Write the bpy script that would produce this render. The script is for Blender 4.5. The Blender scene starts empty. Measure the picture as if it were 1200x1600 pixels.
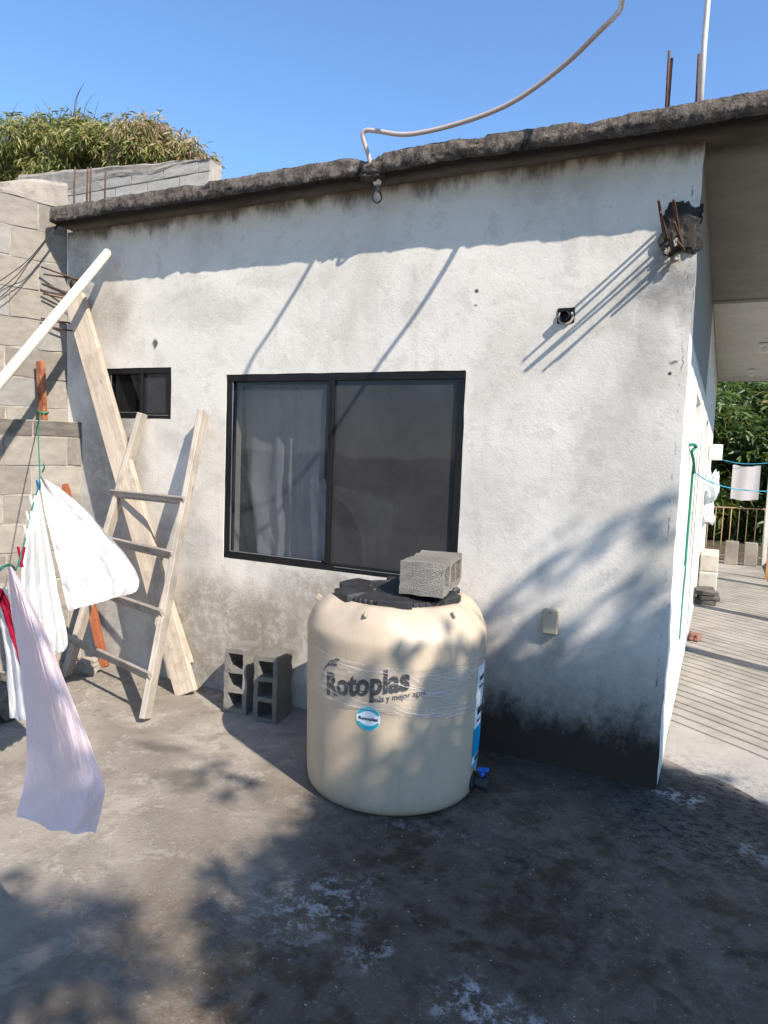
import bpy, bmesh, math, random
from math import sin, cos, pi, radians, sqrt, atan2, exp
from mathutils import Vector, Matrix, noise
import numpy as np

# ------------------------------------------------------------------ camera, sky, sun
scene = bpy.context.scene
COL = scene.collection
CAMLOC = Vector((0.1763, -3.5319, 1.5756)); YAW, PITCH, ROLL, FPX = 0.449, -0.0845, 0.0382, 1087.2
fw = Vector((-sin(YAW) * cos(PITCH), cos(YAW) * cos(PITCH), sin(PITCH)))
r0 = Vector((cos(YAW), sin(YAW), 0)); u0 = r0.cross(fw)
rt = r0 * cos(ROLL) + u0 * sin(ROLL); up = -r0 * sin(ROLL) + u0 * cos(ROLL)
cd = bpy.data.cameras.new('camera'); cam = bpy.data.objects.new('camera', cd); COL.objects.link(cam)
cam.matrix_world = Matrix(((rt.x, up.x, -fw.x, CAMLOC.x), (rt.y, up.y, -fw.y, CAMLOC.y), (rt.z, up.z, -fw.z, CAMLOC.z), (0, 0, 0, 1)))
cd.sensor_fit = 'VERTICAL'; cd.sensor_height = 24.0; cd.lens = FPX / 1600 * 24.0
cd.clip_start = 0.05; cd.clip_end = 2000
scene.camera = cam

SUN = Vector((2.05, -1.0, 2.0)).normalized()          # towards the sun
world = bpy.data.worlds.new('World'); scene.world = world; world.use_nodes = True
wn = world.node_tree; bg = wn.nodes['Background']
sky = wn.nodes.new('ShaderNodeTexSky'); sky.sky_type = 'NISHITA'; sky.sun_disc = False
sky.sun_elevation = math.asin(SUN.z); sky.sun_rotation = atan2(SUN.x, SUN.y)
sky.altitude = 50; sky.air_density = 1.2; sky.dust_density = 0.0; sky.ozone_density = 8.0
wn.links.new(sky.outputs[0], bg.inputs[0]); bg.inputs[1].default_value = 0.14
ld = bpy.data.lights.new('sun', 'SUN'); ld.energy = 4.9; ld.angle = radians(0.53); ld.color = (1.0, 0.925, 0.82)
lo = bpy.data.objects.new('sun', ld); COL.objects.link(lo); lo.location = SUN * 30
lo.rotation_euler = (-SUN).to_track_quat('-Z', 'Y').to_euler()
vs = scene.view_settings; vs.view_transform = 'Standard'; vs.look = 'None'; vs.exposure = 0.78; vs.gamma = 1.0
vs.use_curve_mapping = False
scene.cycles.max_bounces = 6; scene.cycles.diffuse_bounces = 3; scene.cycles.glossy_bounces = 2; scene.cycles.use_adaptive_sampling = True; scene.cycles.adaptive_threshold = 0.02; scene.cycles.transparent_max_bounces = 16
scene.cycles.use_denoising = True

rnd = random.Random(7)
def nz(x, y=0.0, z=0.0): return noise.noise(Vector((x, y, z)))
def fbm(x, y=0.0, z=0.0, o=4): return noise.fractal(Vector((x, y, z)), 1.0, 2.0, o)

# ------------------------------------------------------------------ material helpers
class NT:
    def __init__(s, name, rough=0.8, spec=0.3, coord='Object'):
        s.m = bpy.data.materials.new(name); s.m.use_nodes = True
        s.t = s.m.node_tree; s.b = s.t.nodes['Principled BSDF']; s.out = s.t.nodes['Material Output']
        s.b.inputs['Roughness'].default_value = rough
        s.b.inputs['Specular IOR Level'].default_value = spec
        s.tc = s.t.nodes.new('ShaderNodeTexCoord'); s.P = s.tc.outputs[coord]
    def n(s, typ, **kw):
        o = s.t.nodes.new(typ)
        for k, v in kw.items(): setattr(o, k, v)
        return o
    def put(s, sock, v):
        if hasattr(v, 'is_output'): s.t.links.new(v, sock)
        elif isinstance(v, (tuple, list)) and len(v) == 3 and sock.type == 'RGBA': sock.default_value = (*v, 1)
        else: sock.default_value = v
    def noise(s, scale, detail=5, rough=0.6, vec=None, dist=0.0):
        o = s.n('ShaderNodeTexNoise'); s.put(o.inputs['Vector'], vec or s.P)
        o.inputs['Scale'].default_value = scale; o.inputs['Detail'].default_value = detail
        o.inputs['Roughness'].default_value = rough; o.inputs['Distortion'].default_value = dist
        return o.outputs[0]
    def noisec(s, scale, detail=3, vec=None):
        o = s.n('ShaderNodeTexNoise'); s.put(o.inputs['Vector'], vec or s.P)
        o.inputs['Scale'].default_value = scale; o.inputs['Detail'].default_value = detail
        return o.outputs[1]
    def voro(s, scale, vec=None, feature='F1'):
        o = s.n('ShaderNodeTexVoronoi', feature=feature); s.put(o.inputs['Vector'], vec or s.P)
        o.inputs['Scale'].default_value = scale; return o.outputs[0]
    def scl(s, v, vec=None):
        o = s.n('ShaderNodeMapping'); s.put(o.inputs['Vector'], vec or s.P); o.inputs['Scale'].default_value = v; return o.outputs[0]
    def math(s, op, a, b=0.0, clamp=False):
        o = s.n('ShaderNodeMath', operation=op, use_clamp=clamp); s.put(o.inputs[0], a); s.put(o.inputs[1], b); return o.outputs[0]
    def vm(s, op, a, b):
        o = s.n('ShaderNodeVectorMath', operation=op); s.put(o.inputs[0], a); s.put(o.inputs[1], b)
        return o.outputs['Value'] if op in ('LENGTH', 'DISTANCE', 'DOT_PRODUCT') else o.outputs[0]
    def mr(s, v, a, b, c=0.0, d=1.0, smooth=True):
        o = s.n('ShaderNodeMapRange', interpolation_type='SMOOTHSTEP' if smooth else 'LINEAR')
        s.put(o.inputs[0], v)
        for i, x in enumerate((a, b, c, d)): s.put(o.inputs[i + 1], x)
        return o.outputs[0]
    def mix(s, f, a, b, blend='MIX'):
        o = s.n('ShaderNodeMix', data_type='RGBA', blend_type=blend); s.put(o.inputs[0], f); s.put(o.inputs[6], a); s.put(o.inputs[7], b)
        return o.outputs[2]
    def ramp(s, f, *st):
        o = s.n('ShaderNodeValToRGB'); s.put(o.inputs[0], f); cr = o.color_ramp
        while len(cr.elements) < len(st): cr.elements.new(0.5)
        for e, (p, c) in zip(cr.elements, st): e.position = p; e.color = (*c, 1)
        return o.outputs[0]
    def sep(s, v=None):
        o = s.n('ShaderNodeSeparateXYZ'); s.put(o.inputs[0], v or s.P); return o.outputs
    def attr(s, name):
        o = s.n('ShaderNodeAttribute'); o.attribute_name = name; return o.outputs
    def warp(s, amt, scale, detail=3):
        c = s.noisec(scale, detail); v = s.vm('SUBTRACT', c, (0.5, 0.5, 0.5))
        o = s.n('ShaderNodeVectorMath', operation='SCALE'); s.put(o.inputs[0], v); o.inputs['Scale'].default_value = amt
        return s.vm('ADD', s.P, o.outputs[0])
    def blob(s, vec, c, r, a=1.15, b=0.55):
        v = s.vm('DIVIDE', s.vm('SUBTRACT', vec, c), r); return s.mr(s.vm('LENGTH', v, (0, 0, 0)), a, b)
    def bump(s, h, strength=0.5, dist=0.01, prev=None):
        o = s.n('ShaderNodeBump'); s.put(o.inputs['Height'], h); o.inputs['Strength'].default_value = strength
        o.inputs['Distance'].default_value = dist
        if prev: s.t.links.new(prev, o.inputs['Normal'])
        return o.outputs[0]
    def done(s, col, normal=None, rough=None):
        s.put(s.b.inputs['Base Color'], col)
        if normal: s.t.links.new(normal, s.b.inputs['Normal'])
        if rough is not None: s.put(s.b.inputs['Roughness'], rough)
        return s.m

def mat_wall():
    m = NT('old_white_stucco', 1.0, 0.04); P = m.P
    x, y, z = m.sep()
    big = m.noise(1.3, 6, 0.65, dist=0.4); mid = m.noise(6, 6, 0.7); fine = m.noise(70, 4, 0.65); streak = m.noise(3.0, 5, 0.65, m.scl((3.0, 3.0, 0.55)))
    base = m.mix(m.mr(big, 0.30, 0.56), (0.54, 0.492, 0.425), (0.68, 0.63, 0.56))
    base = m.mix(m.math('MULTIPLY', m.mr(mid, 0.53, 0.60), 0.30), base, (0.43, 0.39, 0.34))
    base = m.mix(m.math('MULTIPLY', m.mr(streak, 0.56, 0.72), 0.26), base, (0.43, 0.39, 0.34))
    base = m.mix(m.math('MULTIPLY', m.mr(fine, 0.57, 0.70), 0.30), base, (0.34, 0.315, 0.28))
    base = m.mix(m.math('MULTIPLY', m.mr(m.noise(11, 5, 0.8), 0.62, 0.68), 0.30), base, (0.36, 0.33, 0.295))
    W = m.warp(0.34, 3.2, 5); W2 = m.warp(0.14, 9, 4)
    speck = m.mr(m.noise(13, 7, 0.8), 0.36, 0.60)
    def stain(col, c, r, k, vec=None, a=1.2, b=0.45, sp=True):
        nonlocal base
        f = m.math('MULTIPLY', m.blob(vec or W, c, r, a, b), k)
        if sp: f = m.math('MULTIPLY', f, m.mr(speck, 0, 1, 0.6, 1.0))
        base = m.mix(f, base, col)
    tan, grey, blk = (0.24, 0.21, 0.165), (0.29, 0.27, 0.24), (0.030, 0.021, 0.015)
    stain(tan, (-2.75, 0, 0.35), (0.66, 3, 0.42), 0.80, a=1.15, b=0.55)
    stain(tan, (-1.80, 0, 0.70), (0.50, 3, 0.20), 0.75, a=1.15, b=0.5)
    stain((0.34, 0.31, 0.27), (-2.95, 0, 0.95), (0.30, 3, 0.22), 0.55)
    stain((0.36, 0.33, 0.29), (-0.35, 0, 1.55), (0.22, 3, 0.45), 0.45)
    stain((0.36, 0.33, 0.29), (-0.9, 0, 1.25), (0.25, 3, 0.35), 0.35)
    stain((0.36, 0.33, 0.29), (-2.9, 0, 2.45), (0.5, 3, 0.16), 0.35)
    stain(tan, (-2.25, 0, 0.46), (0.32, 3, 0.24), 0.85)
    stain(grey, (-3.65, 0, 1.45), (0.34, 3, 0.60), 0.85, W2)
    stain(grey, (-3.75, 0, 0.6), (0.4, 3, 0.8), 0.8, W2)
    stain((0.3, 0.26, 0.2), (-3.66, 0, 2.45), (0.22, 3, 0.26), 0.65)
    stain(grey, (-3.95, 0, 2.6), (0.16, 3, 0.6), 0.8)
    stain(grey, (-3.0, 0, 1.6), (0.2, 3, 0.10), 0.4)
    stain(grey, (-0.55, 0, 0.62), (0.06, 3, 0.16), 0.45, W2)
    stain((0.20, 0.19, 0.18), (-0.10, 0, 2.42), (0.16, 3, 0.20), 0.85)
    stain(grey, (-0.20, 0, 2.2), (0.14, 3, 0.5), 0.4)
    stain(grey, (-0.10, 0, 1.1), (0.16, 3, 0.6), 0.35)
    stain(grey, (-0.75, 0, 0.42), (0.8, 3, 0.35), 0.45)
    stain((0.08, 0.075, 0.07), (-3.26, 0, 2.24), (0.035, 3, 0.035), 0.95, W2, sp=False)
    stain((0.06, 0.06, 0.06), (-1.038, 0, 2.433), (0.013, 3, 0.013), 0.95, P, sp=False)
    stain((0.10, 0.10, 0.10), (-1.04, 0, 2.36), (0.007, 3, 0.007), 0.9, P, sp=False)
    stain((0.03, 0.03, 0.03), (-0.075, 0, 1.995), (0.010, 3, 0.010), 0.95, P, sp=False)
    stain((0.13, 0.12, 0.11), (-0.055, 0, 2.045), (0.022, 3, 0.014), 0.8, W2, sp=False)
    # black algae climbing from the wet ground, highest near the corner
    jag = m.math('ADD', m.math('MULTIPLY', m.noise(6, 8, 0.8, m.scl((1.2, 1.2, 0.9))), 0.50), m.math('MULTIPLY', m.noise(1.1, 2), 0.32))
    right = m.mr(x, -1.55, -0.75)
    top = m.math('ADD', m.math('MULTIPLY', right, 0.26), -0.06)
    hgt = m.math('SUBTRACT', m.math('ADD', top, jag), z)
    base = m.mix(m.math('MULTIPLY', m.mr(hgt, -0.22, 0.30), m.mr(right, 0, 1, 0.15, 0.6)), base, (0.16, 0.15, 0.14))
    base = m.mix(m.math('MULTIPLY', m.mr(hgt, 0.14, 0.42), m.mr(right, 0, 1, 0.25, 0.95)), base, blk)
    # drip stain under the slab
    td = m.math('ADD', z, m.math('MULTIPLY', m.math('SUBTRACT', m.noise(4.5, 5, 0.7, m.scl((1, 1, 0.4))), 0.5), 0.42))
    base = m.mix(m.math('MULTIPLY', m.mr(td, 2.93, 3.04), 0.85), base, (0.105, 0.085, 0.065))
    # cracks near the corner
    cx = m.math('ADD', x, m.math('MULTIPLY', m.math('SUBTRACT', m.noise(7, 6, 0.7, m.scl((0.2, 0.2, 1))), 0.5), 0.085))
    cl = m.math('MULTIPLY', m.mr(m.math('ABSOLUTE', m.math('ADD', cx, 0.030)), 0.005, 0.001), m.mr(m.noise(6.5, 4, 0.7, m.scl((0.1, 0.1, 1))), 0.50, 0.60))
    base = m.mix(m.math('MULTIPLY', cl, 0.7), base, (0.05, 0.045, 0.04))
    h = m.math('ADD', m.noise(55, 4, 0.75), m.math('MULTIPLY', m.noise(190, 2, 0.6), 0.6))
    h = m.math('MULTIPLY', h, m.mr(m.noise(2.2, 3), 0.38, 0.62, 0.35, 1.1))
    h = m.math('ADD', h, m.math('MULTIPLY', m.noise(9, 4, 0.65, None, 0.6), 1.0))
    nrm = m.bump(h, 0.24, 0.011)
    return m.done(base, nrm)

def mat_concrete(name, light, dark, bumpk=0.5, scale=1.0, spots=True):
    m = NT(name, 1.0, 0.06)
    a = m.noise(2.2 * scale, 7, 0.7, dist=0.3); b = m.noise(18 * scale, 5, 0.7); c = m.noise(140 * scale, 3, 0.6)
    col = m.mix(m.mr(a, 0.32, 0.68), dark, light)
    col = m.mix(m.math('MULTIPLY', m.mr(b, 0.5, 0.75), 0.45), col, tuple(v * 0.5 for v in dark))
    col = m.mix(m.math('MULTIPLY', m.mr(c, 0.56, 0.7), 0.4), col, tuple(min(1, v * 1.3) for v in light))
    h = m.math('ADD', m.math('MULTIPLY', b, 1.0), m.math('MULTIPLY', c, 0.6))
    return m.done(col, m.bump(h, bumpk, 0.012))

def mat_block(name, light, dark, pores=1.0):
    m = NT(name, 1.0, 0.05)
    oi = m.n('ShaderNodeObjectInfo'); W = m.vm('ADD', m.P, m.vm('MULTIPLY', oi.outputs['Location'], (3.7, 5.1, 2.3)))
    a = m.noise(4, 5, 0.65, W); g = m.noise(230, 4, 0.8, W); v = m.voro(170, W)
    col = m.mix(m.mr(a, 0.3, 0.7), dark, light)
    col = m.mix(m.math('MULTIPLY', m.mr(g, 0.5, 0.68), 0.6), col, tuple(x * 0.35 for x in dark))
    col = m.mix(m.math('MULTIPLY', m.mr(v, 0.28, 0.05), 0.35), col, tuple(min(1, x * 1.35) for x in light))
    k = m.mr(oi.outputs['Random'], 0, 1, 0.78, 1.12, False)
    col = m.mix(1.0, col, m.n('ShaderNodeCombineXYZ').outputs[0], 'MULTIPLY') if False else col
    hs = m.n('ShaderNodeHueSaturation'); m.put(hs.inputs['Color'], col); m.put(hs.inputs['Value'], k)
    h = m.math('ADD', m.math('MULTIPLY', g, 1.0), m.math('MULTIPLY', v, 0.6))
    return m.done(hs.outputs[0], m.bump(h, 0.9 * pores, 0.007))

def mat_ground():
    m = NT('yard_concrete', 1.0, 0.06); x, y, z = m.sep()
    a = m.noise(1.1, 8, 0.68, dist=0.5); b = m.noise(7, 7, 0.72); c = m.noise(60, 5, 0.7); d = m.noise(260, 2)
    col = m.mix(m.mr(a, 0.34, 0.66), (0.215, 0.184, 0.150), (0.335, 0.292, 0.243))
    col = m.mix(m.math('MULTIPLY', m.mr(b, 0.53, 0.62), 0.42), col, (0.15, 0.128, 0.104))
    col = m.mix(m.math('MULTIPLY', m.mr(m.noise(4.2, 9, 0.8, dist=0.4), 0.54, 0.57), 0.42), col, (0.43, 0.385, 0.33))
    col = m.mix(m.math('MULTIPLY', m.mr(m.noise(34, 6, 0.8), 0.60, 0.66), 0.5), col, (0.10, 0.086, 0.072))
    col = m.mix(m.math('MULTIPLY', m.mr(c, 0.55, 0.72), 0.35), col, (0.43, 0.39, 0.34))
    # algae film, its colour darkened and browned further to carry the tree shade
    W = m.warp(0.55, 1.7, 6); wx, wy, wz = m.sep(W)
    edge = m.math('ADD', wx, m.math('MULTIPLY', wy, -0.06))
    algae_shade = m.mr(edge, -1.75, -0.85)
    far = m.mr(m.math('ADD', wy, m.math('MULTIPLY', wx, 0.35)), 0.42, 0.02)
    br = m.mr(m.noise(9, 9, 0.78, dist=0.3), 0.62, 0.40)
    br2 = m.mr(m.noise(2.0, 6, 0.75), 0.66, 0.42)
    algae_shade = m.math('MULTIPLY', m.math('MULTIPLY', algae_shade, far), m.mr(m.math('MULTIPLY', br, br2), 0, 1, 0.70, 0.98))
    dk = m.mix(m.mr(b, 0.3, 0.7), (0.064, 0.044, 0.027), (0.118, 0.084, 0.055))
    dk = m.mix(m.math('MULTIPLY', m.mr(m.noise(3.4, 8, 0.78), 0.55, 0.62), 0.5), dk, (0.18, 0.13, 0.082))
    dk = m.mix(m.math('MULTIPLY', m.mr(m.noise(30, 8, 0.82), 0.57, 0.62), 0.75), dk, (0.27, 0.215, 0.16))
    wetp = m.math('ADD', m.blob(m.warp(0.16, 5, 6), (-0.55, -1.25, 0), (0.52, 0.45, 3), 1.08, 0.92), m.blob(m.warp(0.16, 5, 6), (-0.85, -0.98, 0), (0.42, 0.26, 3), 1.08, 0.92), True)
    dk = m.mix(m.math('MULTIPLY', wetp, 0.62), dk, (0.050, 0.032, 0.019))
    col = m.mix(algae_shade, col, dk)
    # black speckle by the house corner, wet dark belt along the wall
    wet = m.math('MULTIPLY', m.mr(wy, -0.55, -0.05), m.mr(wx, -1.5, -0.6))
    col = m.mix(m.math('MULTIPLY', wet, m.mr(m.math('MULTIPLY', far, 1.0), 0, 1, 0.2, 0.55)), col, (0.055, 0.05, 0.045))
    sp = m.math('MULTIPLY', m.mr(m.noise(20, 8, 0.8, m.scl((1, 1.6, 1))), 0.50, 0.56), m.blob(W, (0.35, -0.15, 0), (0.75, 0.62, 3), 1.1, 0.5))
    col = m.mix(m.math('MULTIPLY', sp, 0.9), col, (0.03, 0.03, 0.032))
    # pale lime splashes
    W3 = m.warp(0.20, 7, 7); br3 = m.mr(m.noise(17, 8, 0.8), 0.49, 0.58)
    for c_, r_, k in (((-0.30, -1.70, 0), (0.22, 0.10, 3), 0.9), ((-0.98, -1.50, 0), (0.20, 0.22, 3), 0.6), ((-1.1, -1.62, 0), (0.3, 0.2, 3), 0.35),
                      ((-0.72, -1.68, 0), (0.07, 0.11, 3), 0.6), ((0.12, -0.02, 0), (0.16, 0.10, 3), 0.8), ((0.42, -0.38, 0), (0.10, 0.16, 3), 0.45), ((-0.9, -0.9, 0), (0.5, 0.06, 3), 0.3)):
        f = m.math('MULTIPLY', m.math('MULTIPLY', m.blob(W3, c_, r_, 1.2, 0.4), br3), k)
        col = m.mix(f, col, (0.44, 0.42, 0.40))
    for c_, r_ in (((-2.02, -1.06, 0), (0.17, 0.10, 3)), ((-2.35, -0.85, 0), (0.2, 0.06, 3))):
        col = m.mix(m.math('MULTIPLY', m.blob(m.warp(0.2, 6, 5), c_, r_, 1.3, 0.3), 0.6), col, (0.075, 0.068, 0.06))
    h = m.math('ADD', m.math('MULTIPLY', b, 1.0), m.math('ADD', m.math('MULTIPLY', c, 0.8), m.math('MULTIPLY', d, 0.4)))
    return m.done(col, m.bump(h, 0.75, 0.012), m.mr(algae_shade, 0, 1, 1.0, 0.85))

def mat_simple(name, col, rough=0.6, spec=0.4, var=0.15, scale=8, metal=0.0, bump=0.0):
    m = NT(name, rough, spec); a = m.noise(scale, 6, 0.65)
    c = m.mix(m.mr(a, 0.3, 0.72), tuple(v * (1 - var) for v in col), tuple(min(1, v * (1 + var)) for v in col))
    m.b.inputs['Metallic'].default_value = metal
    return m.done(c, m.bump(m.noise(scale * 6, 4), bump, 0.004) if bump else None)

def mat_wood(name, light, dark, grey=0.0):
    m = NT(name, 0.75, 0.25)
    oi = m.n('ShaderNodeObjectInfo'); W = m.vm('ADD', m.P, m.vm('MULTIPLY', oi.outputs['Location'], (2.7, 1.9, 3.3)))
    g = m.noise(6, 6, 0.65, m.scl((1.2, 22, 22), W), 0.6); b = m.noise(2.2, 4, 0.6, W); f = m.noise(30, 4, 0.7, m.scl((0.6, 14, 14), W))
    col = m.mix(m.mr(g, 0.32, 0.70), dark, light)
    col = m.mix(m.math('MULTIPLY', m.mr(b, 0.42, 0.7), 0.4 + grey), col, tuple(v * 0.72 for v in dark) if not grey else (0.20, 0.185, 0.17))
    col = m.mix(m.math('MULTIPLY', m.mr(f, 0.6, 0.75), 0.35), col, tuple(v * 0.5 for v in dark))
    ce = m.math('MULTIPLY', m.mr(m.noise(7, 7, 0.8, W), 0.56, 0.64), 0.45); col = m.mix(ce, col, (0.33, 0.305, 0.275))
    gr = m.math('MULTIPLY', m.mr(m.noise(3.3, 5, 0.75, W), 0.50, 0.62), 0.4); col = m.mix(gr, col, tuple(v * 0.55 for v in dark))
    kn = m.mr(m.voro(3.1, m.scl((1, 3, 3), W)), 0.10, 0.04)
    col = m.mix(m.math('MULTIPLY', kn, 0.6), col, tuple(v * 0.4 for v in dark))
    return m.done(col, m.bump(g, 0.25, 0.004))

def mat_rust(name, a, b, sc=25):
    m = NT(name, 0.85, 0.3); n1 = m.noise(sc, 7, 0.75); n2 = m.noise(sc * 4, 3)
    c = m.mix(m.mr(n1, 0.35, 0.65), a, b); c = m.mix(m.math('MULTIPLY', m.mr(n2, 0.55, 0.7), 0.5), c, tuple(v * .4 for v in a))
    return m.done(c, m.bump(n1, 0.5, 0.003))

def mat_leaf(name, stops, trans=0.35):
    m = NT(name, 0.45, 0.45); t = m.attr('tint')[2]
    col = m.ramp(t, *stops); m.done(col)
    tr = m.n('ShaderNodeBsdfTranslucent'); m.put(tr.inputs[0], m.mix(0.5, col, (0.20, 0.28, 0.03)))
    mx = m.n('ShaderNodeMixShader'); mx.inputs[0].default_value = trans
    m.t.links.new(m.b.outputs[0], mx.inputs[1]); m.t.links.new(tr.outputs[0], mx.inputs[2]); m.t.links.new(mx.outputs[0], m.out.inputs[0])
    return m.m

def mat_cloth(name, col, stripe=None, trans=0.25):
    m = NT(name, 0.9, 0.1, 'UV')
    w = m.noise(9, 4, 0.6); c = m.mix(m.mr(w, 0.3, 0.7), tuple(v * 0.95 for v in col), col)
    if stripe:
        u, v, _ = m.sep(); s = m.math('SINE', m.math('MULTIPLY', m.math('ADD', v, m.math('MULTIPLY', u, 0.3)), 420))
        c = m.mix(m.math('MULTIPLY', m.mr(s, 0.0, 0.6), 0.55), c, stripe)
    m.done(c, m.bump(m.noise(260, 2), 0.12, 0.002))
    tr = m.n('ShaderNodeBsdfTranslucent'); m.put(tr.inputs[0], c)
    mx = m.n('ShaderNodeMixShader'); mx.inputs[0].default_value = trans
    m.t.links.new(m.b.outputs[0], mx.inputs[1]); m.t.links.new(tr.outputs[0], mx.inputs[2]); m.t.links.new(mx.outputs[0], m.out.inputs[0])
    return m.m

def mat_glass(name, tint, refl=1.0, haze=0.0, hazecol=(0.05, 0.05, 0.055)):
    m = NT(name)
    tr = m.n('ShaderNodeBsdfTransparent'); m.put(tr.inputs[0], tint)
    base = tr.outputs[0]
    if haze:
        df = m.n('ShaderNodeBsdfDiffuse'); m.put(df.inputs[0], hazecol); mh = m.n('ShaderNodeMixShader')
        n1 = m.noise(2.5, 6, 0.7); m.put(mh.inputs[0], m.mr(n1, 0.25, 0.8, haze * 0.75, min(1, haze * 1.25)))
        m.t.links.new(base, mh.inputs[1]); m.t.links.new(df.outputs[0], mh.inputs[2]); base = mh.outputs[0]
    gl = m.n('ShaderNodeBsdfGlossy'); gl.inputs['Roughness'].default_value = 0.03; m.put(gl.inputs[0], (0.8, 0.85, 0.9))
    m.t.links.new(m.bump(m.noise(1.6, 2), 0.05, 0.05), gl.inputs['Normal'])
    fr = m.n('ShaderNodeFresnel'); fr.inputs[0].default_value = 1.45
    mx = m.n('ShaderNodeMixShader'); m.put(mx.inputs[0], m.math('MULTIPLY', fr.outputs[0], refl))
    m.t.links.new(base, mx.inputs[1]); m.t.links.new(gl.outputs[0], mx.inputs[2]); m.t.links.new(mx.outputs[0], m.out.inputs[0])
    return m.m

MW = mat_wall()
M = {}
M['block'] = mat_block('cinder_block_tan', (0.54, 0.48, 0.405), (0.42, 0.367, 0.302))  # tan concrete of the boundary wall blocks
M['block_dark'] = mat_block('cinder_block_grey', (0.34, 0.312, 0.275), (0.235, 0.216, 0.19), 1.3)
M['block_pale'] = mat_block('cinder_block_pale', (0.60, 0.56, 0.50), (0.47, 0.435, 0.385))
M['block_old'] = mat_block('cinder_block_weathered', (0.45, 0.395, 0.33), (0.29, 0.25, 0.21), 1.2)
M['mortar'] = mat_concrete('mortar', (0.42, 0.375, 0.32), (0.27, 0.24, 0.205), 0.7)
M['cap'] = mat_concrete('cap_concrete', (0.38, 0.335, 0.285), (0.25, 0.218, 0.185), 0.7)
M['stub'] = mat_concrete('charred_concrete', (0.10, 0.09, 0.08), (0.035, 0.032, 0.03), 0.9, 3)
M['crumb'] = mat_concrete('broken_mortar', (0.6, 0.52, 0.42), (0.35, 0.3, 0.25), 0.8, 3)
M['paint'] = mat_concrete('side_wall_paint', (0.70, 0.675, 0.63), (0.60, 0.575, 0.53), 0.25)
def mat_side():
    m = NT('side_wall_finish', 1.0, 0.05); x, y, z = m.sep(); a = m.noise(2.2, 6, 0.7); b = m.noise(20, 5, 0.7)
    col = m.mix(m.mr(a, 0.32, 0.68), (0.58, 0.555, 0.51), (0.69, 0.665, 0.62)); col = m.mix(m.math('MULTIPLY', m.mr(b, 0.55, 0.75), 0.3), col, (0.42, 0.39, 0.35))
    upper_near = m.math('MULTIPLY', m.mr(y, 3.42, 3.38), m.mr(z, 2.16, 2.20)); col = m.mix(m.math('MULTIPLY', upper_near, 0.9), col, (0.21, 0.205, 0.20))  # darker grey on the upper wall of the near bay
    low = m.mr(m.math('ADD', z, m.math('MULTIPLY', b, 0.25)), 0.28, 0.10); col = m.mix(m.math('MULTIPLY', low, 0.45), col, (0.25, 0.235, 0.215))
    return m.done(col, m.bump(b, 0.25, 0.01))
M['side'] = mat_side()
M['ceil'] = mat_concrete('ceiling_paint', (0.62, 0.60, 0.565), (0.52, 0.50, 0.47), 0.25)
M['frame'] = mat_simple('black_aluminium', (0.008, 0.008, 0.009), 0.45, 0.25)
M['rail'] = mat_simple('aluminium_edge', (0.35, 0.36, 0.38), 0.4, 0.5, metal=0.6)
M['rebar'] = mat_rust('rebar_rust', (0.075, 0.040, 0.028), (0.13, 0.07, 0.045), 40)
M['redpost'] = mat_rust('rust_red_steel', (0.17, 0.045, 0.025), (0.40, 0.17, 0.08), 16)
M['redpaint'] = mat_rust('primer_red_steel', (0.26, 0.075, 0.03), (0.33, 0.11, 0.05), 8)
M['pole'] = mat_simple('cream_pvc', (0.80, 0.755, 0.58), 0.35, 0.5, 0.05)
M['hose'] = mat_simple('grey_conduit', (0.46, 0.37, 0.33), 0.4, 0.5, 0.06, 3)
M['whitepole'] = mat_simple('white_conduit', (0.62, 0.57, 0.53), 0.45, 0.4, 0.1)
M['wood'] = mat_wood('pale_pine', (0.53, 0.44, 0.345), (0.40, 0.32, 0.245))
M['woodgrey'] = mat_wood('weathered_pine', (0.50, 0.435, 0.36), (0.36, 0.305, 0.25), 0.15)
M['rung'] = mat_wood('dark_weathered_wood', (0.37, 0.32, 0.275), (0.23, 0.195, 0.165), 0.1)
def mat_tank():
    m = NT('beige_tank_plastic', 0.45, 0.35); x, y, z = m.sep(); a = m.noise(2.5, 5, 0.65); b = m.noise(16, 6, 0.75)
    col = m.mix(m.mr(a, 0.3, 0.7), (0.435, 0.343, 0.247), (0.495, 0.395, 0.29))
    dr = m.noise(5, 6, 0.75, m.scl((3, 3, 0.35))); col = m.mix(m.math('MULTIPLY', m.mr(dr, 0.54, 0.72), 0.28), col, (0.30, 0.235, 0.165))
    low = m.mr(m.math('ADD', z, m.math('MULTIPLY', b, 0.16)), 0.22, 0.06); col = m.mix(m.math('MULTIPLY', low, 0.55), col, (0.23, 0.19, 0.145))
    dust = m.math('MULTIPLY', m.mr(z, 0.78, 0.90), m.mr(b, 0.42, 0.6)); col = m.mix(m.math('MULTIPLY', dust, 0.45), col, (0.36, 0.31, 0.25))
    col = m.mix(m.math('MULTIPLY', m.mr(m.noise(60, 5, 0.8), 0.64, 0.70), 0.35), col, (0.33, 0.27, 0.20))
    return m.done(col, m.bump(m.noise(90, 3), 0.05, 0.003), m.mr(b, 0.3, 0.7, 0.40, 0.58))
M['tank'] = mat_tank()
M['lid'] = mat_simple('black_plastic', (0.028, 0.028, 0.030), 0.5, 0.4, 0.35, 10)
M['ink'] = mat_simple('print_black', (0.015, 0.014, 0.015), 0.5, 0.3)
M['white'] = mat_simple('label_white', (0.72, 0.76, 0.80), 0.45, 0.4, 0.04)
M['blue'] = mat_simple('label_blue', (0.0, 0.27, 0.55), 0.45, 0.4, 0.04)
M['teal'] = mat_simple('label_teal', (0.02, 0.38, 0.50), 0.45, 0.4, 0.04)
M['bluehandle'] = mat_simple('blue_handle', (0.01, 0.12, 0.52), 0.4, 0.5)
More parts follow.
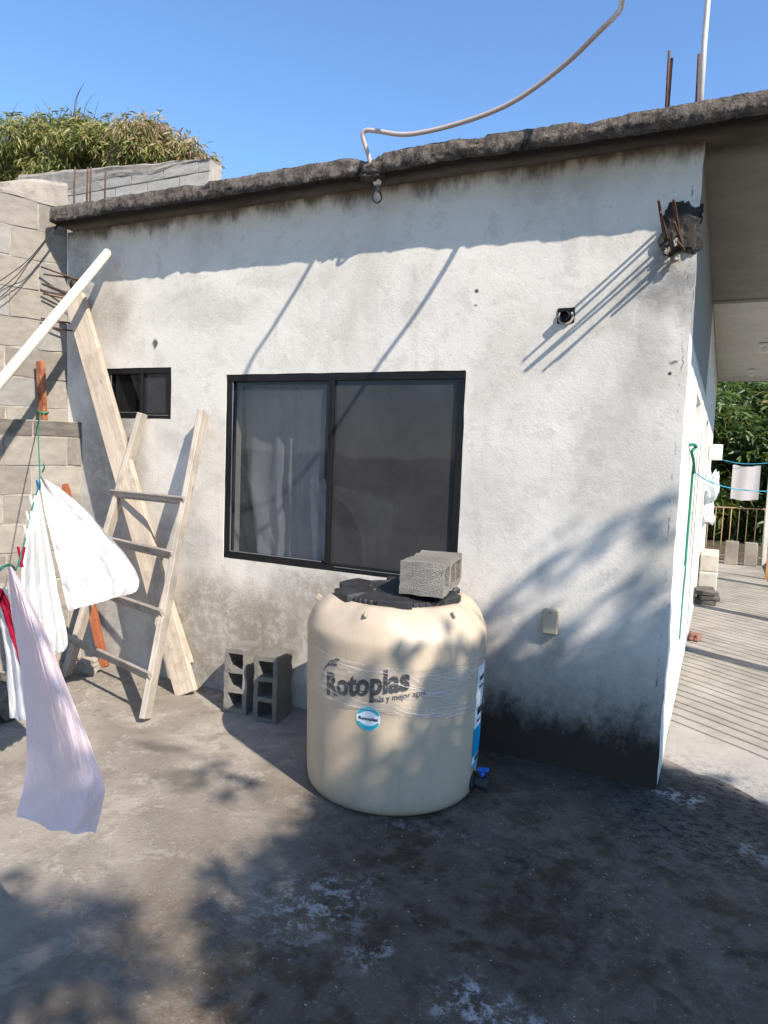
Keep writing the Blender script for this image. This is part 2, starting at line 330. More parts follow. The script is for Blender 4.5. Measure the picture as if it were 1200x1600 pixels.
M['cord'] = mat_simple('green_cord', (0.01, 0.19, 0.12), 0.7, 0.3)
M['cordblue'] = mat_simple('blue_cord', (0.04, 0.33, 0.50), 0.7, 0.3)
M['wire'] = mat_simple('shadow_line_dark', (0.03, 0.028, 0.027), 0.6, 0.3)
M['beigebox'] = mat_simple('outlet_plastic', (0.44, 0.38, 0.27), 0.5, 0.4, 0.08)
M['whitebox'] = mat_simple('meter_plastic', (0.70, 0.69, 0.64), 0.5, 0.4, 0.06)
M['bag'] = mat_cloth('plastic_bag', (0.80, 0.84, 0.84), trans=0.4)
M['cloth_white'] = mat_cloth('white_cotton', (0.80, 0.77, 0.735))
M['cloth_stripe'] = mat_cloth('striped_cotton', (0.77, 0.735, 0.71), (0.62, 0.58, 0.60))
M['cloth_lilac'] = mat_cloth('lilac_sheet', (0.84, 0.675, 0.675), trans=0.3)
M['cloth_red'] = mat_cloth('red_cloth', (0.36, 0.015, 0.045), trans=0.15)
M['cloth_grey'] = mat_cloth('grey_towel', (0.50, 0.47, 0.47))
M['curtain'] = mat_cloth('grey_curtain', (0.55, 0.53, 0.51), trans=0.2)
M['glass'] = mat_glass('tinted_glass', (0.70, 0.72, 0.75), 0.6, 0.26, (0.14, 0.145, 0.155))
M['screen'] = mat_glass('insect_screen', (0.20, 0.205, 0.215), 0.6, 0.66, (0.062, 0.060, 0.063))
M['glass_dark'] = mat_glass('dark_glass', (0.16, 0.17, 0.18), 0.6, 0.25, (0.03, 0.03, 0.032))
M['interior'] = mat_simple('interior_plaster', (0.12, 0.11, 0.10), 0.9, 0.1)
M['bulb'] = mat_glass('bulb_glass', (0.85, 0.85, 0.85), 1.0, 0.12, (0.4, 0.4, 0.4))
M['stone'] = mat_concrete('rubble_stone', (0.20, 0.18, 0.16), (0.08, 0.072, 0.065), 0.9, 3)
M['brick'] = mat_concrete('clay_brick', (0.30, 0.16, 0.12), (0.2, 0.1, 0.08), 0.6, 3)
M['soil'] = mat_concrete('soil', (0.12, 0.10, 0.07), (0.06, 0.055, 0.035), 0.7)
M['chip'] = mat_simple('pale_chips', (0.30, 0.265, 0.215), 0.9, 0.1, 0.6, 12)
M['slabs'] = mat_concrete('paving_slab', (0.55, 0.50, 0.43), (0.40, 0.36, 0.31), 0.4)
M['orange'] = mat_rust('orange_timber', (0.42, 0.20, 0.08), (0.55, 0.30, 0.13), 6)
M['rusty_rail'] = mat_rust('rusty_rail', (0.30, 0.16, 0.07), (0.50, 0.36, 0.22), 14)
M['bark'] = mat_concrete('bark', (0.16, 0.125, 0.095), (0.07, 0.055, 0.045), 0.9, 2)
M['leaf_left'] = mat_leaf('mango_leaf_left', [(0.0, (0.06, 0.08, 0.02)), (0.30, (0.18, 0.19, 0.05)), (0.65, (0.34, 0.315, 0.10)), (0.87, (0.36, 0.28, 0.15)), (1.0, (0.38, 0.19, 0.14))])
M['leaf_right'] = mat_leaf('mango_leaf_right', [(0.0, (0.018, 0.042, 0.014)), (0.45, (0.070, 0.125, 0.032)), (0.80, (0.17, 0.215, 0.06)), (1.0, (0.32, 0.24, 0.09))])
M['leaf_shade'] = mat_leaf('shade_leaf', [(0.0, (0.03, 0.05, 0.02)), (1.0, (0.08, 0.11, 0.04))], 0.2)

def mat_film():
    m = NT('stretch_film'); x, y, z = m.sep()
    tr = m.n('ShaderNodeBsdfTransparent'); gl = m.n('ShaderNodeBsdfGlossy'); gl.inputs['Roughness'].default_value = 0.16
    df = m.n('ShaderNodeBsdfDiffuse'); m.put(df.inputs[0], (0.85, 0.85, 0.87))
    st = m.noise(13, 7, 0.72, m.scl((0.55, 0.55, 7.0)), 0.8); br = m.noise(3.0, 3)
    f = m.math('ADD', m.math('MULTIPLY', m.mr(st, 0.56, 0.72), m.mr(br, 0.42, 0.66, 0.03, 0.42)), 0.025)
    m.t.links.new(m.bump(st, 0.9, 0.02), gl.inputs['Normal'])
    mx = m.n('ShaderNodeMixShader'); m.put(mx.inputs[0], f); m.t.links.new(tr.outputs[0], mx.inputs[1]); m.t.links.new(df.outputs[0], mx.inputs[2])
    mx2 = m.n('ShaderNodeMixShader'); m.put(mx2.inputs[0], m.math('ADD', 0.085, m.math('MULTIPLY', f, 0.6))); m.t.links.new(mx.outputs[0], mx2.inputs[1]); m.t.links.new(gl.outputs[0], mx2.inputs[2])
    m.t.links.new(mx2.outputs[0], m.out.inputs[0]); return m.m
M['film'] = mat_film()

def mat_slab():
    m = NT('weathered_roof_slab', 1.0, 0.04); x, y, z = m.sep()
    a = m.noise(3, 7, 0.7); b = m.noise(25, 6, 0.75); c = m.noise(110, 3, 0.7)
    brown = m.mix(m.mr(b, 0.35, 0.68), (0.075, 0.062, 0.053), (0.21, 0.176, 0.148))
    brown = m.mix(m.math('MULTIPLY', m.mr(c, 0.6, 0.72), 0.6), brown, (0.45, 0.42, 0.40))
    sof = m.mix(m.mr(m.noise(2.2, 6, 0.7, m.scl((0.8, 1.3, 1))), 0.35, 0.7), (0.10, 0.088, 0.076), (0.20, 0.178, 0.155))
    sof = m.mix(m.mr(y, 0.10, 0.30), sof, m.mix(m.mr(a, 0.3, 0.7), (0.27, 0.255, 0.24), (0.34, 0.322, 0.305)))
    col = m.mix(m.mr(y, -0.150, -0.172), sof, brown)
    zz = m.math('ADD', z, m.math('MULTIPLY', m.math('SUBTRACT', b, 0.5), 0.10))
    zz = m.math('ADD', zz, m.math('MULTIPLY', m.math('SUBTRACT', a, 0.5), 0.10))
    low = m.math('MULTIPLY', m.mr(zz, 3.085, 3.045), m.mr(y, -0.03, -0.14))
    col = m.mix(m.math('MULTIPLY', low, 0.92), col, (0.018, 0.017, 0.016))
    h = m.math('ADD', b, m.math('MULTIPLY', c, 0.5))
    return m.done(col, m.bump(h, 0.6, 0.014))
M['slab'] = mat_slab()

def mat_walk():
    m = NT('walkway_concrete', 1.0, 0.06); a = m.noise(1.6, 7, 0.7); b = m.noise(14, 6, 0.7); c = m.noise(90, 3)
    col = m.mix(m.mr(a, 0.35, 0.65), (0.23, 0.208, 0.178), (0.335, 0.306, 0.266))
    col = m.mix(m.math('MULTIPLY', m.mr(b, 0.55, 0.72), 0.55), col, (0.20, 0.18, 0.155))
    x, y, z = m.sep(); W = m.warp(0.3, 4, 6); wy = m.sep(W)[1]
    sp = m.math('MULTIPLY', m.mr(m.noise(18, 8, 0.8), 0.50, 0.55), m.mr(wy, 0.75, 0.25))
    col = m.mix(m.math('MULTIPLY', sp, 0.85), col, (0.05, 0.048, 0.046))
    col = m.mix(m.math('MULTIPLY', m.mr(wy, 1.0, 0.5), 0.5), col, (0.33, 0.31, 0.29))
    return m.done(col, m.bump(m.math('ADD', b, m.math('MULTIPLY', c, 0.5)), 0.45, 0.01))
M['walk'] = mat_walk()
M['ground'] = mat_ground()

# ------------------------------------------------------------------ geometry helpers
def mesh(name, verts, faces, mat, parent=None, smooth=False, uv=None):
    me = bpy.data.meshes.new(name); me.from_pydata([tuple(v) for v in verts], [], faces); me.update()
    if uv is not None:
        l = me.uv_layers.new(name='UVMap'); vi = np.empty(len(me.loops), np.int32); me.loops.foreach_get('vertex_index', vi)
        l.data.foreach_set('uv', np.asarray(uv, np.float32)[vi].ravel())
    return link(name, me, mat, parent, smooth)
def link(name, me, mat, parent=None, smooth=False):
    if mat: me.materials.append(mat)
    if smooth: me.polygons.foreach_set('use_smooth', [True] * len(me.polygons))
    o = bpy.data.objects.new(name, me); COL.objects.link(o)
    if parent: attach(o, parent)
    return o
def attach(o, parent):
    o.parent = parent; o.matrix_parent_inverse = wmat(parent).inverted()
def wmat(o):
    m = o.matrix_basis.copy()
    return (wmat(o.parent) @ o.matrix_parent_inverse @ m) if o.parent else m
def tag(o, label=None, cat=None, group=None, kind=None):
    if label: o['label'] = label
    if cat: o['category'] = cat
    if group: o['group'] = group
    if kind: o['kind'] = kind
    return o
def thing(name, loc, label, cat, group=None):
    o = bpy.data.objects.new(name, None); COL.objects.link(o); o.location = loc; o.empty_display_size = 0.1
    return tag(o, label, cat, group)
def frame_from(a, b, side=Vector((0, 0, 1))):
    """local X runs from a to b, local Z close to side"""
    a, b = Vector(a), Vector(b); X = (b - a).normalized(); Y = Vector(side).cross(X).normalized(); Z = X.cross(Y)
    mm = Matrix((X, Y, Z)).transposed().to_4x4(); mm.translation = (a + b) / 2
    return mm, (b - a).length
def box_bm(sx, sy, sz, bevel=0.0, jit=0.0, seed=0, cuts=0):
    bm = bmesh.new(); bmesh.ops.create_cube(bm, size=1.0)
    for v in bm.verts: v.co = Vector((v.co.x * sx, v.co.y * sy, v.co.z * sz))
    if cuts: bmesh.ops.subdivide_edges(bm, edges=bm.edges[:], cuts=cuts, use_grid_fill=True)
    if bevel: bmesh.ops.bevel(bm, geom=[e for e in bm.edges if e.calc_face_angle(0) > 0.5], offset=bevel, segments=1, profile=0.5, affect='EDGES')
    if jit:
        r = random.Random(seed)
        for v in bm.verts: v.co += Vector((r.uniform(-jit, jit), r.uniform(-jit, jit), r.uniform(-jit, jit)))
    return bm
def box(name, mw, size, mat, parent=None, bevel=0.003, jit=0.0, seed=0, cuts=0):
    bm = box_bm(*size, bevel, jit, seed, cuts); me = bpy.data.meshes.new(name); bm.to_mesh(me); bm.free()
    o = link(name, me, mat); o.matrix_basis = mw if isinstance(mw, Matrix) else Matrix.Translation(mw)
    if parent: attach(o, parent)
    return o
def bar(name, a, b, w, t, mat, parent=None, side=(0, 0, 1), bevel=0.003, jit=0.0, cuts=0):
    mm, L = frame_from(a, b, side); return box(name, mm, (L, w, t), mat, parent, bevel, jit, int(L * 1000), cuts)
def catmull(pts, n=8):
    P = [Vector(p) for p in pts]; P = [P[0] * 2 - P[1]] + P + [P[-1] * 2 - P[-2]]; out = []
    for i in range(1, len(P) - 2):
        for k in range(n):
            t = k / n; a, b, c, d = P[i - 1:i + 3]
            out.append(0.5 * ((2 * b) + (c - a) * t + (2 * a - 5 * b + 4 * c - d) * t * t + (3 * b - a - 3 * c + d) * t ** 3))
    return out + [P[-2]]
def tube_geo(path, rad, seg=8, cap=True):
    P = [Vector(p) for p in path]; V, F = [], []; n = len(P)
    t = (P[1] - P[0]).normalized(); ref = Vector((0, 0, 1)) if abs(t.z) < 0.9 else Vector((1, 0, 0)); u = t.cross(ref).normalized()
    for i in range(n):
        t = (P[min(i + 1, n - 1)] - P[max(i - 1, 0)]).normalized(); u = (u - t * u.dot(t)).normalized(); w = t.cross(u)
        r = rad[i] if isinstance(rad, (list, tuple)) else rad
        for k in range(seg):
            a = 2 * pi * k / seg; V.append(P[i] + (u * cos(a) + w * sin(a)) * r)
    for i in range(n - 1):
        for k in range(seg):
            k2 = (k + 1) % seg; F.append((i * seg + k, i * seg + k2, (i + 1) * seg + k2, (i + 1) * seg + k))
    if cap: F.append(tuple(range(seg))[::-1]); F.append(tuple((n - 1) * seg + k for k in range(seg)))
    return V, F
def tube(name, path, rad, mat, parent=None, seg=8):
    V, F = tube_geo(path, rad, seg); return mesh(name, V, F, mat, parent, True)
def grid(name, nu, nv, fn, mat, parent=None, smooth=True, close_u=False):
    V = []; UV = []
    for j in range(nv + 1):
        for i in range(nu + (0 if close_u else 1)):
            V.append(fn(i / nu, j / nv)); UV.append((i / nu, j / nv))
    w = nu if close_u else nu + 1
    F = [(j * w + i, j * w + (i + 1) % w, (j + 1) * w + (i + 1) % w, (j + 1) * w + i) for j in range(nv) for i in range(nu)]
    return mesh(name, V, F, mat, parent, smooth, UV)

# ------------------------------------------------------------------ setting: ground, yard, walkway
def sheet(name, x0, x1, y0, y1, z, mat):
    o = mesh(name, [(x0, y0, z), (x1, y0, z), (x1, y1, z), (x0, y1, z)], [(0, 1, 2, 3)], mat); o['kind'] = 'structure'; return o
sheet('ground', -300, 300, -300, 300, -0.012, M['soil'])
sheet('yard', -9, 4.5, -9, 0.62, 0.0, M['ground'])
# walkway: one pour of concrete scored with slanting grooves
def build_walkway():
    u = Vector((0.83, -0.557, 0)); n = Vector((0.557, 0.83, 0))      # along the groove / across grooves
    V, F = [], []; X0, X1, Y0, Y1 = 0.0, 1.15, 0.40, 9.35
    ys = []                                              # profile positions at x = X0, shifted by slant
    y = Y0; ys.append((y, 0.004))
    y = 1.02
    rr = random.Random(3)
    while y < Y1 + 0.8:
        ys += [(y - 0.013, 0.004), (y - 0.007, -0.008 - rr.uniform(0, .006)), (y + 0.006, -0.009), (y + 0.012, 0.004)]; y += 0.135 + rr.uniform(-0.03, 0.03)
    slope = u.y / u.x
    nx = 28
    for (yy, z) in ys:
        for i in range(nx + 1):
            x = X0 + (X1 - X0) * i / nx; k = min(1, max(0, (yy - 0.40) / 0.6))
            py = yy + slope * x * (0.85 if yy < 0.45 else 1) + 0.010 * nz(x * 4, yy * 2) * k
            V.append((x, min(py + (0.07 * fbm(x * 5, 2.0, 0, 4) if yy < 0.45 else 0), Y1), (0.001 if yy < 0.45 else z + 0.002 * nz(x * 3, py * 3))))
    w = nx + 1
    for j in range(len(ys) - 1):
        for i in range(nx): F.append((j * w + i, j * w + i + 1, (j + 1) * w + i + 1, (j + 1) * w + i))
    o = mesh('walkway', V, F, M['walk']); o['kind'] = 'structure'
build_walkway()
k = box('kerb', Vector((0.99, 5.0, 0.03)), (0.16, 8.6, 0.075), M['walk'], bevel=0.01); k['kind'] = 'structure'

# ------------------------------------------------------------------ the house
HZ, L = 3.03, -4.07
WX0, WX1, WZ0, WZ1 = -2.654, -1.0745, 0.8705, 2.027
SX0, SX1, SZ0, SZ1 = -3.699, -3.108, 1.744, 2.083
house = thing('house', (-2.0, 4.8, 0), 'single-storey house with stained white stucco wall and rough concrete roof slab', 'house')
def edge_x(z): return 0.006 * fbm(z * 5.0, 3.3, 0, 4) + 0.004 * nz(z * 40, 1.0)
def wall_y(x, z): return 0.006 * fbm(x * 1.3, z * 1.3, 5.0, 3)
def splits(a, b, step, marks):
    pts = sorted(set([a, b] + marks)); out = []
    for p, q in zip(pts, pts[1:]):
        k = max(1, round((q - p) / step)); out += [p + (q - p) * i / k for i in range(k)]
    return out + [b]
def front_wall():
    xs = splits(L, 0.0, 0.06, [WX0, WX1, SX0, SX1]); zs = splits(0.0, HZ, 0.04, [WZ0, WZ1, SZ0, SZ1])
    V, F = [], []; idx = {}
    def vid(x, z, d=0.0):
        key = (round(x, 4), round(z, 4), d)
        if d == 'r': d = 0.0
        if key not in idx:
            wob = 0.003 * nz(x * 9, z * 9) if d == 0.0 else 0
            xx = x + (edge_x(z) if x == 0.0 else 0); idx[key] = len(V)
            near = any(abs(x - a) < 0.001 for a in (WX0, WX1, SX0, SX1)) or any(abs(z - a) < 0.001 for a in (WZ0, WZ1, SZ0, SZ1))
            V.append((xx + (wob if near else 0), (wall_y(x, z) if not d else d), z + (wob if near else 0)))
        return idx[key]
    def hole(x, z): return (WX0 < x < WX1 and WZ0 < z < WZ1) or (SX0 < x < SX1 and SZ0 < z < SZ1)
    for x, x2 in zip(xs, xs[1:]):
        for z, z2 in zip(zs, zs[1:]):
            if not hole((x + x2) / 2, (z + z2) / 2): F.append((vid(x, z), vid(x2, z), vid(x2, z2), vid(x, z2)))
    D = 0.16
    for (a, b, c, d) in ((WX0, WX1, WZ0, WZ1), (SX0, SX1, SZ0, SZ1)):
        hx = [x for x in xs if a - 1e-6 <= x <= b + 1e-6]; hz = [z for z in zs if c - 1e-6 <= z <= d + 1e-6]
        for x, x2 in zip(hx, hx[1:]):
            F.append((vid(x, c, 'r'), vid(x, c, D), vid(x2, c, D), vid(x2, c, 'r'))); F.append((vid(x, d, 'r'), vid(x2, d, 'r'), vid(x2, d, D), vid(x, d, D)))
        for z, z2 in zip(hz, hz[1:]):
            F.append((vid(a, z, 'r'), vid(a, z2, 'r'), vid(a, z2, D), vid(a, z, D))); F.append((vid(b, z, 'r'), vid(b, z, D), vid(b, z2, D), vid(b, z2, 'r')))
    o = mesh('front_wall', V, F, MW, house, True)
    return o
front_wall()
# side wall facing the walkway, with a door recess and a window recess
def side_wall():
    doors = [(1.30, 2.22, 0.10, 2.03), (4.2, 5.3, 0.02, 2.05)]
    ys = splits(0.0, 9.6, 0.25, [d[i] for d in doors for i in (0, 1)]); zs = splits(0.0, HZ, 0.04, [d[i] for d in doors for i in (2, 3)])
    V, F = [], []; idx = {}
    def vid(y, z, d=0.0):
        key = (round(y, 4), round(z, 4), d)
        if key not in idx:
            idx[key] = len(V)
            if y == 0.0: V.append((edge_x(z), wall_y(0, z) + 0.0005, z))
            else: V.append((0.004 * nz(y * 2, z * 2) - d, y, z))
        return idx[key]
    for y, y2 in zip(ys, ys[1:]):
        for z, z2 in zip(zs, zs[1:]):
            cy, cz = (y + y2) / 2, (z + z2) / 2
            if not any(a < cy < b and c < cz < d for a, b, c, d in doors): F.append((vid(y, z), vid(y2, z), vid(y2, z2), vid(y, z2)))
    D = 0.10
    for a, b, c, d in doors:
        F.append((vid(a, c), vid(a, d), vid(a, d, D), vid(a, c, D))); F.append((vid(b, c), vid(b, c, D), vid(b, d, D), vid(b, d)))
        F.append((vid(a, d), vid(b, d), vid(b, d, D), vid(a, d, D))); F.append((vid(a, c), vid(a, c, D), vid(b, c, D), vid(b, c)))
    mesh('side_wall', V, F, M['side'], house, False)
    for a, b, c, d in doors:
        dr = box('door', Vector((-0.085, (a + b) / 2, (c + d) / 2)), (0.03, b - a, d - c), M['whitebox'] if a < 2 else M['ceil'], house, 0.002)
        box('handle', Vector((-0.05, a + 0.08, 1.0)), (0.04, 0.03, 0.10), M['frame'], dr, 0.004)
side_wall()
mesh('rear_walls', [(L, 0.01, 0), (L, 9.6, 0), (-0.001, 9.6, 0), (L, 0.01, HZ), (L, 9.6, HZ), (-0.001, 9.6, HZ)], [(0, 1, 4, 3), (1, 2, 5, 4)], M['paint'], house)
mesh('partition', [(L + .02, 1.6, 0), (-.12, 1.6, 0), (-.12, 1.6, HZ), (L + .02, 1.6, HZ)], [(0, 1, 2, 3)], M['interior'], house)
# roof slab with a broken, uneven drip edge
def roof():
    prof = [(9.62, 3.03), (3.3, 3.03), (1.0, 3.03), (0.0, 3.03), (-0.06, 3.032), (-0.12, 3.034), (-0.172, 3.030), (-0.183, 3.034), (-0.185, 3.048), (-0.185, 3.064), (-0.186, 3.08),
            (-0.186, 3.096), (-0.186, 3.114), (-0.183, 3.131), (-0.165, 3.135), (-0.05, 3.136), (3, 3.135), (9.62, 3.135)]
    x0, x1, n = -4.02, 0.97, 700; V, F = [], []; m = len(prof)
    for i in range(n + 1):
        x = x0 + (x1 - x0) * i / n
        lift = 0.010 * fbm(x * 1.1, 9.1, 0, 2) - 0.010 * max(0, (x + 1.2)) + 0.012 * max(0, -3.2 - x)
        chip = 1.2 * max(0, fbm(x * 3.4, 31.0, 0, 6) - 0.18)
        for j, (y, z) in enumerate(prof):
            e = 1.0 if 4 <= j <= 15 else 0.0
            dy = e * (0.004 * fbm(x * 7, z * 9, 2, 4) + 0.020 * (noise.voronoi(Vector((x * 13, z * 17, 1.0)))[0][0] - 0.35) * (0.4 + max(0, nz(x * 3, 8.8))) + (0.03 * chip if j > 10 else 0.012 * chip))
            dz = e * (0.005 * fbm(x * 11, z * 9, 7, 6) + lift + 0.004 * nz(x * 60, j * .9, 3) - (0.035 * chip if j > 11 else 0))
            if j in (4, 5): dy *= 0.2; dz *= 0.5
            V.append((x + (0.02 * nz(j * 1.3, 4.2) if i == 0 else 0), y + dy, z + dz))
    for i in range(n):
        for j in range(m):
            j2 = (j + 1) % m; F.append((i * m + j, (i + 1) * m + j, (i + 1) * m + j2, i * m + j2))
    F.append(tuple(range(m))); F.append(tuple(n * m + j for j in range(m))[::-1])
    mesh('roof_slab', V, F, M['slab'], house)
roof()
box('porch_ceiling', Vector((0.472, 6.55, 3.014)), (0.94, 6.3, 0.028), M['ceil'], house, 0.003)
for cy in (2.4, 4.5, 6.85, 9.15):
    o = box('porch_column', Vector((0.915 if cy > 9 else 1.0, cy, 1.5)), (0.13, 0.13, 3.02), M['paint'], house, 0.006)
# windows
def window(x0, x1, z0, z1, fy, fr, label, mull, panes):
    fx = x0 + (x1 - x0) * mull; cz = (z0 + z1) / 2; g = 0.004
    w = box('window', Vector(((x0 + x1) / 2, fy, z1 - fr / 2 - g)), (x1 - x0 - 2 * g, 0.055, fr), M['frame'], house, 0.002); w['label'] = label
    box('window_frame', Vector(((x0 + x1) / 2, fy, z0 + fr / 2 + g)), (x1 - x0 - 2 * g, 0.055, fr), M['frame'], w, 0.002)
    box('window_frame', Vector((x0 + fr / 2 + g, fy, cz)), (fr, 0.053, z1 - z0 - 2 * fr - 2 * g), M['frame'], w, 0.002)
    box('window_frame', Vector((x1 - fr / 2 - g, fy, cz)), (fr, 0.053, z1 - z0 - 2 * fr - 2 * g), M['frame'], w, 0.002)
    box('mullion', Vector((fx, fy - 0.006, cz)), (fr * 0.75, 0.058, z1 - z0 - 2 * fr - 2 * g), M['frame'], w, 0.002)
    ed = 0.004
    box('edge_strip', Vector((x0 + fr + g + ed, fy - 0.021, cz)), (ed, 0.004, z1 - z0 - 2 * fr - 3 * g), M['rail'], w, 0.0)
    box('edge_strip', Vector(((x0 + fx) / 2, fy - 0.021, z0 + fr + g + ed)), (fx - x0 - 2 * fr, 0.004, ed * .8), M['rail'], w, 0.0)
    box('edge_strip', Vector(((fx + x1) / 2 + .01, fy - 0.021, z0 + fr * .6 + g)), (x1 - fx - 2 * fr, 0.018, ed * .6), M['rail'], w, 0.0)
    for (a, b, mt, dy) in ((x0 + fr, fx, panes[0], 0.0), (fx, x1 - fr, panes[1], -0.012)):
        yy = fy + dy
        mesh('pane', [(a, yy, z0 + fr), (b, yy, z0 + fr), (b, yy, z1 - fr), (a, yy, z1 - fr)], [(0, 1, 2, 3)], mt, w)
    return w
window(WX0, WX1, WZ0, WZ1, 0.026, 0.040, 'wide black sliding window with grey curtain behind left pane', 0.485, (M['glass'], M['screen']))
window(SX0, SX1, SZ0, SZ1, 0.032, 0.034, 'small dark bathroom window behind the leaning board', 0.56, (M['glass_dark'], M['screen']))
def curtain(x0, x1, z0, z1, y, folds, seed, gather=0.0):
    def fn(u, v):
        x = x0 + (x1 - x0) * u; z = z0 + (z1 - z0) * v
        d = 0.022 * sin(u * folds * 2 * pi + 1.4 * sin(u * 9 + seed) + 0.7 * (1 - v)) + 0.010 * fbm(u * 4 + seed, v * 2, 0, 3)
        return (x + gather * (1 - v) ** 2 * (u - 0.4) * 0.25, y + d * (0.4 + 0.6 * (1 - v)) + 0.02 * (1 - v), z + (0.03 * sin(u * 5 + seed) if v == 0 else 0))
    return fn
cw = thing('curtain', (-2.2, 0.22, 0.9), 'pale grey curtain hanging behind the left pane of wide window', 'curtain')
def drape(u, v):
    base = Vector(curtain(-2.64, -2.03, 0.80, 1.98, 0.17, 4.6, 1.0)(u, v)); k = (1 - v) ** 2.2
    base.x += 0.13 * k * (1 - u) ** 1.5; base.y += 0.012 * sin(24 * (u - 0.5 * k)) * k + 0.02 * fbm(u * 3, v * 3, 7, 4); return base
grid('curtain_panel', 110, 40, drape, M['curtain'], cw)
def drape2(u, v):
    w = 0.10 + 0.24 * (1 - v); x = -2.06 + (u - 0.25) * w + 0.10 * (1 - v) ** 2; z = 0.84 + 0.58 * v
    return Vector((x, 0.115 + 0.018 * sin(u * 13 + 3 * v) + 0.02 * fbm(u * 3, v * 2, 3, 3), z + 0.02 * sin(u * 5)))
o_ = grid('curtain_panel', 50, 30, drape2, M['cloth_white'], cw); o_['label'] = 'crumpled white drape low behind the left pane'
cw2 = thing('curtain', (-1.5, 0.3, 0.8), 'dim curtain seen through the dark screen of wide window', 'curtain')
grid('curtain_panel', 70, 16, curtain(-1.80, -1.05, 0.78, 1.75, 0.30, 5.0, 2.0), M['curtain'], cw2)
# something tan on the shelf inside the small window
cb = box('carton', Vector((-3.5, 0.30, 1.80)), (0.34, 0.12, 0.17), M['beigebox'], None, 0.004)
tag(cb, 'tan carton just visible inside the small dark window', 'carton')
# broken column stub with long rebars near the roof corner
st = None
def lump(name, c, s, mat, parent, seed, amp=0.35, sub=3):
    bm = bmesh.new(); bmesh.ops.create_icosphere(bm, subdivisions=sub, radius=1.0)
    for v in bm.verts:
        p = v.co.copy(); k = 1 + amp * fbm(p.x * 1.6 + seed, p.y * 1.6, p.z * 1.6, 4) + amp * 0.4 * nz(p.x * 6 + seed, p.y * 6, p.z * 6)
        q = Vector([max(-0.8, min(0.8, a)) for a in p]) * k
        v.co = Vector((q.x * s[0], q.y * s[1], q.z * s[2]))
    me = bpy.data.meshes.new(name); bm.to_mesh(me); bm.free(); o = link(name, me, mat); o.location = c
    if parent: attach(o, parent)
    return o
st = lump('broken_stub', (-0.075, 0.004, 2.645), (0.105, 0.034, 0.125), M['stub'], house, 3.0, 0.4, 4); st['label'] = 'crumbled dark concrete beam stub with rusty bars'
for i in range(5):
    lump('mortar_chunk', (-0.03 + rnd.uniform(-.10, .02), -0.030 + rnd.uniform(-.008, .010), 2.53 + rnd.uniform(-.03, .10)), (0.013, 0.007, 0.016), M['crumb'], st, i * 2.0, 0.9, 3)
for i, (x, z, ln, dx, dz) in enumerate(((-0.150, 2.665, 0.20, 0.0, 0.03), (-0.145, 2.64, 0.31, 0.0, 0.04), (-0.125, 2.60, 0.31, -0.01, 0.03),
                                        (-0.075, 2.61, 0.33, -0.01, 0.06), (-0.06, 2.57, 0.29, -0.02, 0.02), (-0.05, 2.55, 0.14, -0.02, 0.0), (-0.10, 2.545, 0.25, 0.01, 0.02))):
    tube('rebar', catmull([(x, 0.0, z), (x + dx * .4, -ln * .5, z + dz * .4), (x + dx, -ln, z + dz)], 4), 0.0065, M['rebar'], st, 6)
# junction hole with pipe stub in the wall, outlet box
jb = box('junction_box', Vector((-0.57, 0.012, 2.285)), (0.085, 0.035, 0.075), M['frame'], house, 0.004); jb['label'] = 'open black junction hole in the wall'
V_, F_ = tube_geo([(-0.568, 0.01, 2.283), (-0.570, -0.045, 2.277)], 0.022, 16, False); mesh('conduit_end', V_, F_, M['lid'], jb, True)
V_, F_ = tube_geo([Vector((-0.570 + 0.034 * cos(a * pi / 10), -0.008, 2.277 + 0.034 * sin(a * pi / 10))) for a in range(8, 23)], 0.006, 6); mesh('conduit_collar', V_, F_, M['crumb'], jb, True)
ob = box('outlet_box', Vector((-0.553, -0.016, 0.755)), (0.078, 0.042, 0.128), M['beigebox'], house, 0.006); ob['label'] = 'beige weatherproof outlet cover low on the wall'
box('latch', Vector((-0.553, -0.039, 0.803)), (0.008, 0.006, 0.008), M['redpost'], ob, 0.001)
# rebars left standing on the roof
for (x, y, h, lean) in ((-0.166, -0.05, 0.33, -0.004), (-0.160, -0.04, 0.30, 0.002), (-0.040, -0.05, 0.29, -0.006)):
    tube('rebar', [(x, y, 3.09), (x + lean * .5, y, 3.09 + h * .5), (x + lean, y, 3.09 + h)], 0.0065, M['rebar'], house, 6)
for (x, h, ln) in ((-3.955, 0.32, 0.014), (-3.948, 0.22, 0.0), (-3.83, 0.30, 0.012), (-3.80, 0.30, 0.012), (-3.663, 0.26, 0.012)):
    tube('rebar', [(x, -0.05, 3.05), (x + ln * .5, -0.05, 3.12 + h * .5), (x + ln, -0.05, 3.12 + h)], 0.006, M['rebar'], house, 6)
# bulb under the eave
lb = thing('light_bulb', (-1.585, -0.12, 3.03), 'bare glass bulb in dark socket under the concrete eave', 'light bulb')
lump('socket_mortar', (-1.60, -0.135, 3.04), (0.085, 0.055, 0.035), M['stub'], lb, 8.0, 0.4, 3)
tube('socket', [(-1.585, -0.12, 3.035), (-1.582, -0.12, 3.015), (-1.580, -0.12, 2.995)], [0.030, 0.024, 0.018], M['whitebox'], lb, 16)
def lathe_geo(prof, seg=24):
    V, F = [], []
    for r, z in prof:
        for k in range(seg): a = 2 * pi * k / seg; V.append((r * cos(a), r * sin(a), z))
    for j in range(len(prof) - 1):
        for k in range(seg): k2 = (k + 1) % seg; F.append((j * seg + k, j * seg + k2, (j + 1) * seg + k2, (j + 1) * seg + k))
    return V, F
V, F = lathe_geo([(0.001, -0.098), (0.016, -0.094), (0.027, -0.08), (0.029, -0.066), (0.024, -0.048), (0.015, -0.03), (0.013, -0.015), (0.013, 0.0)])
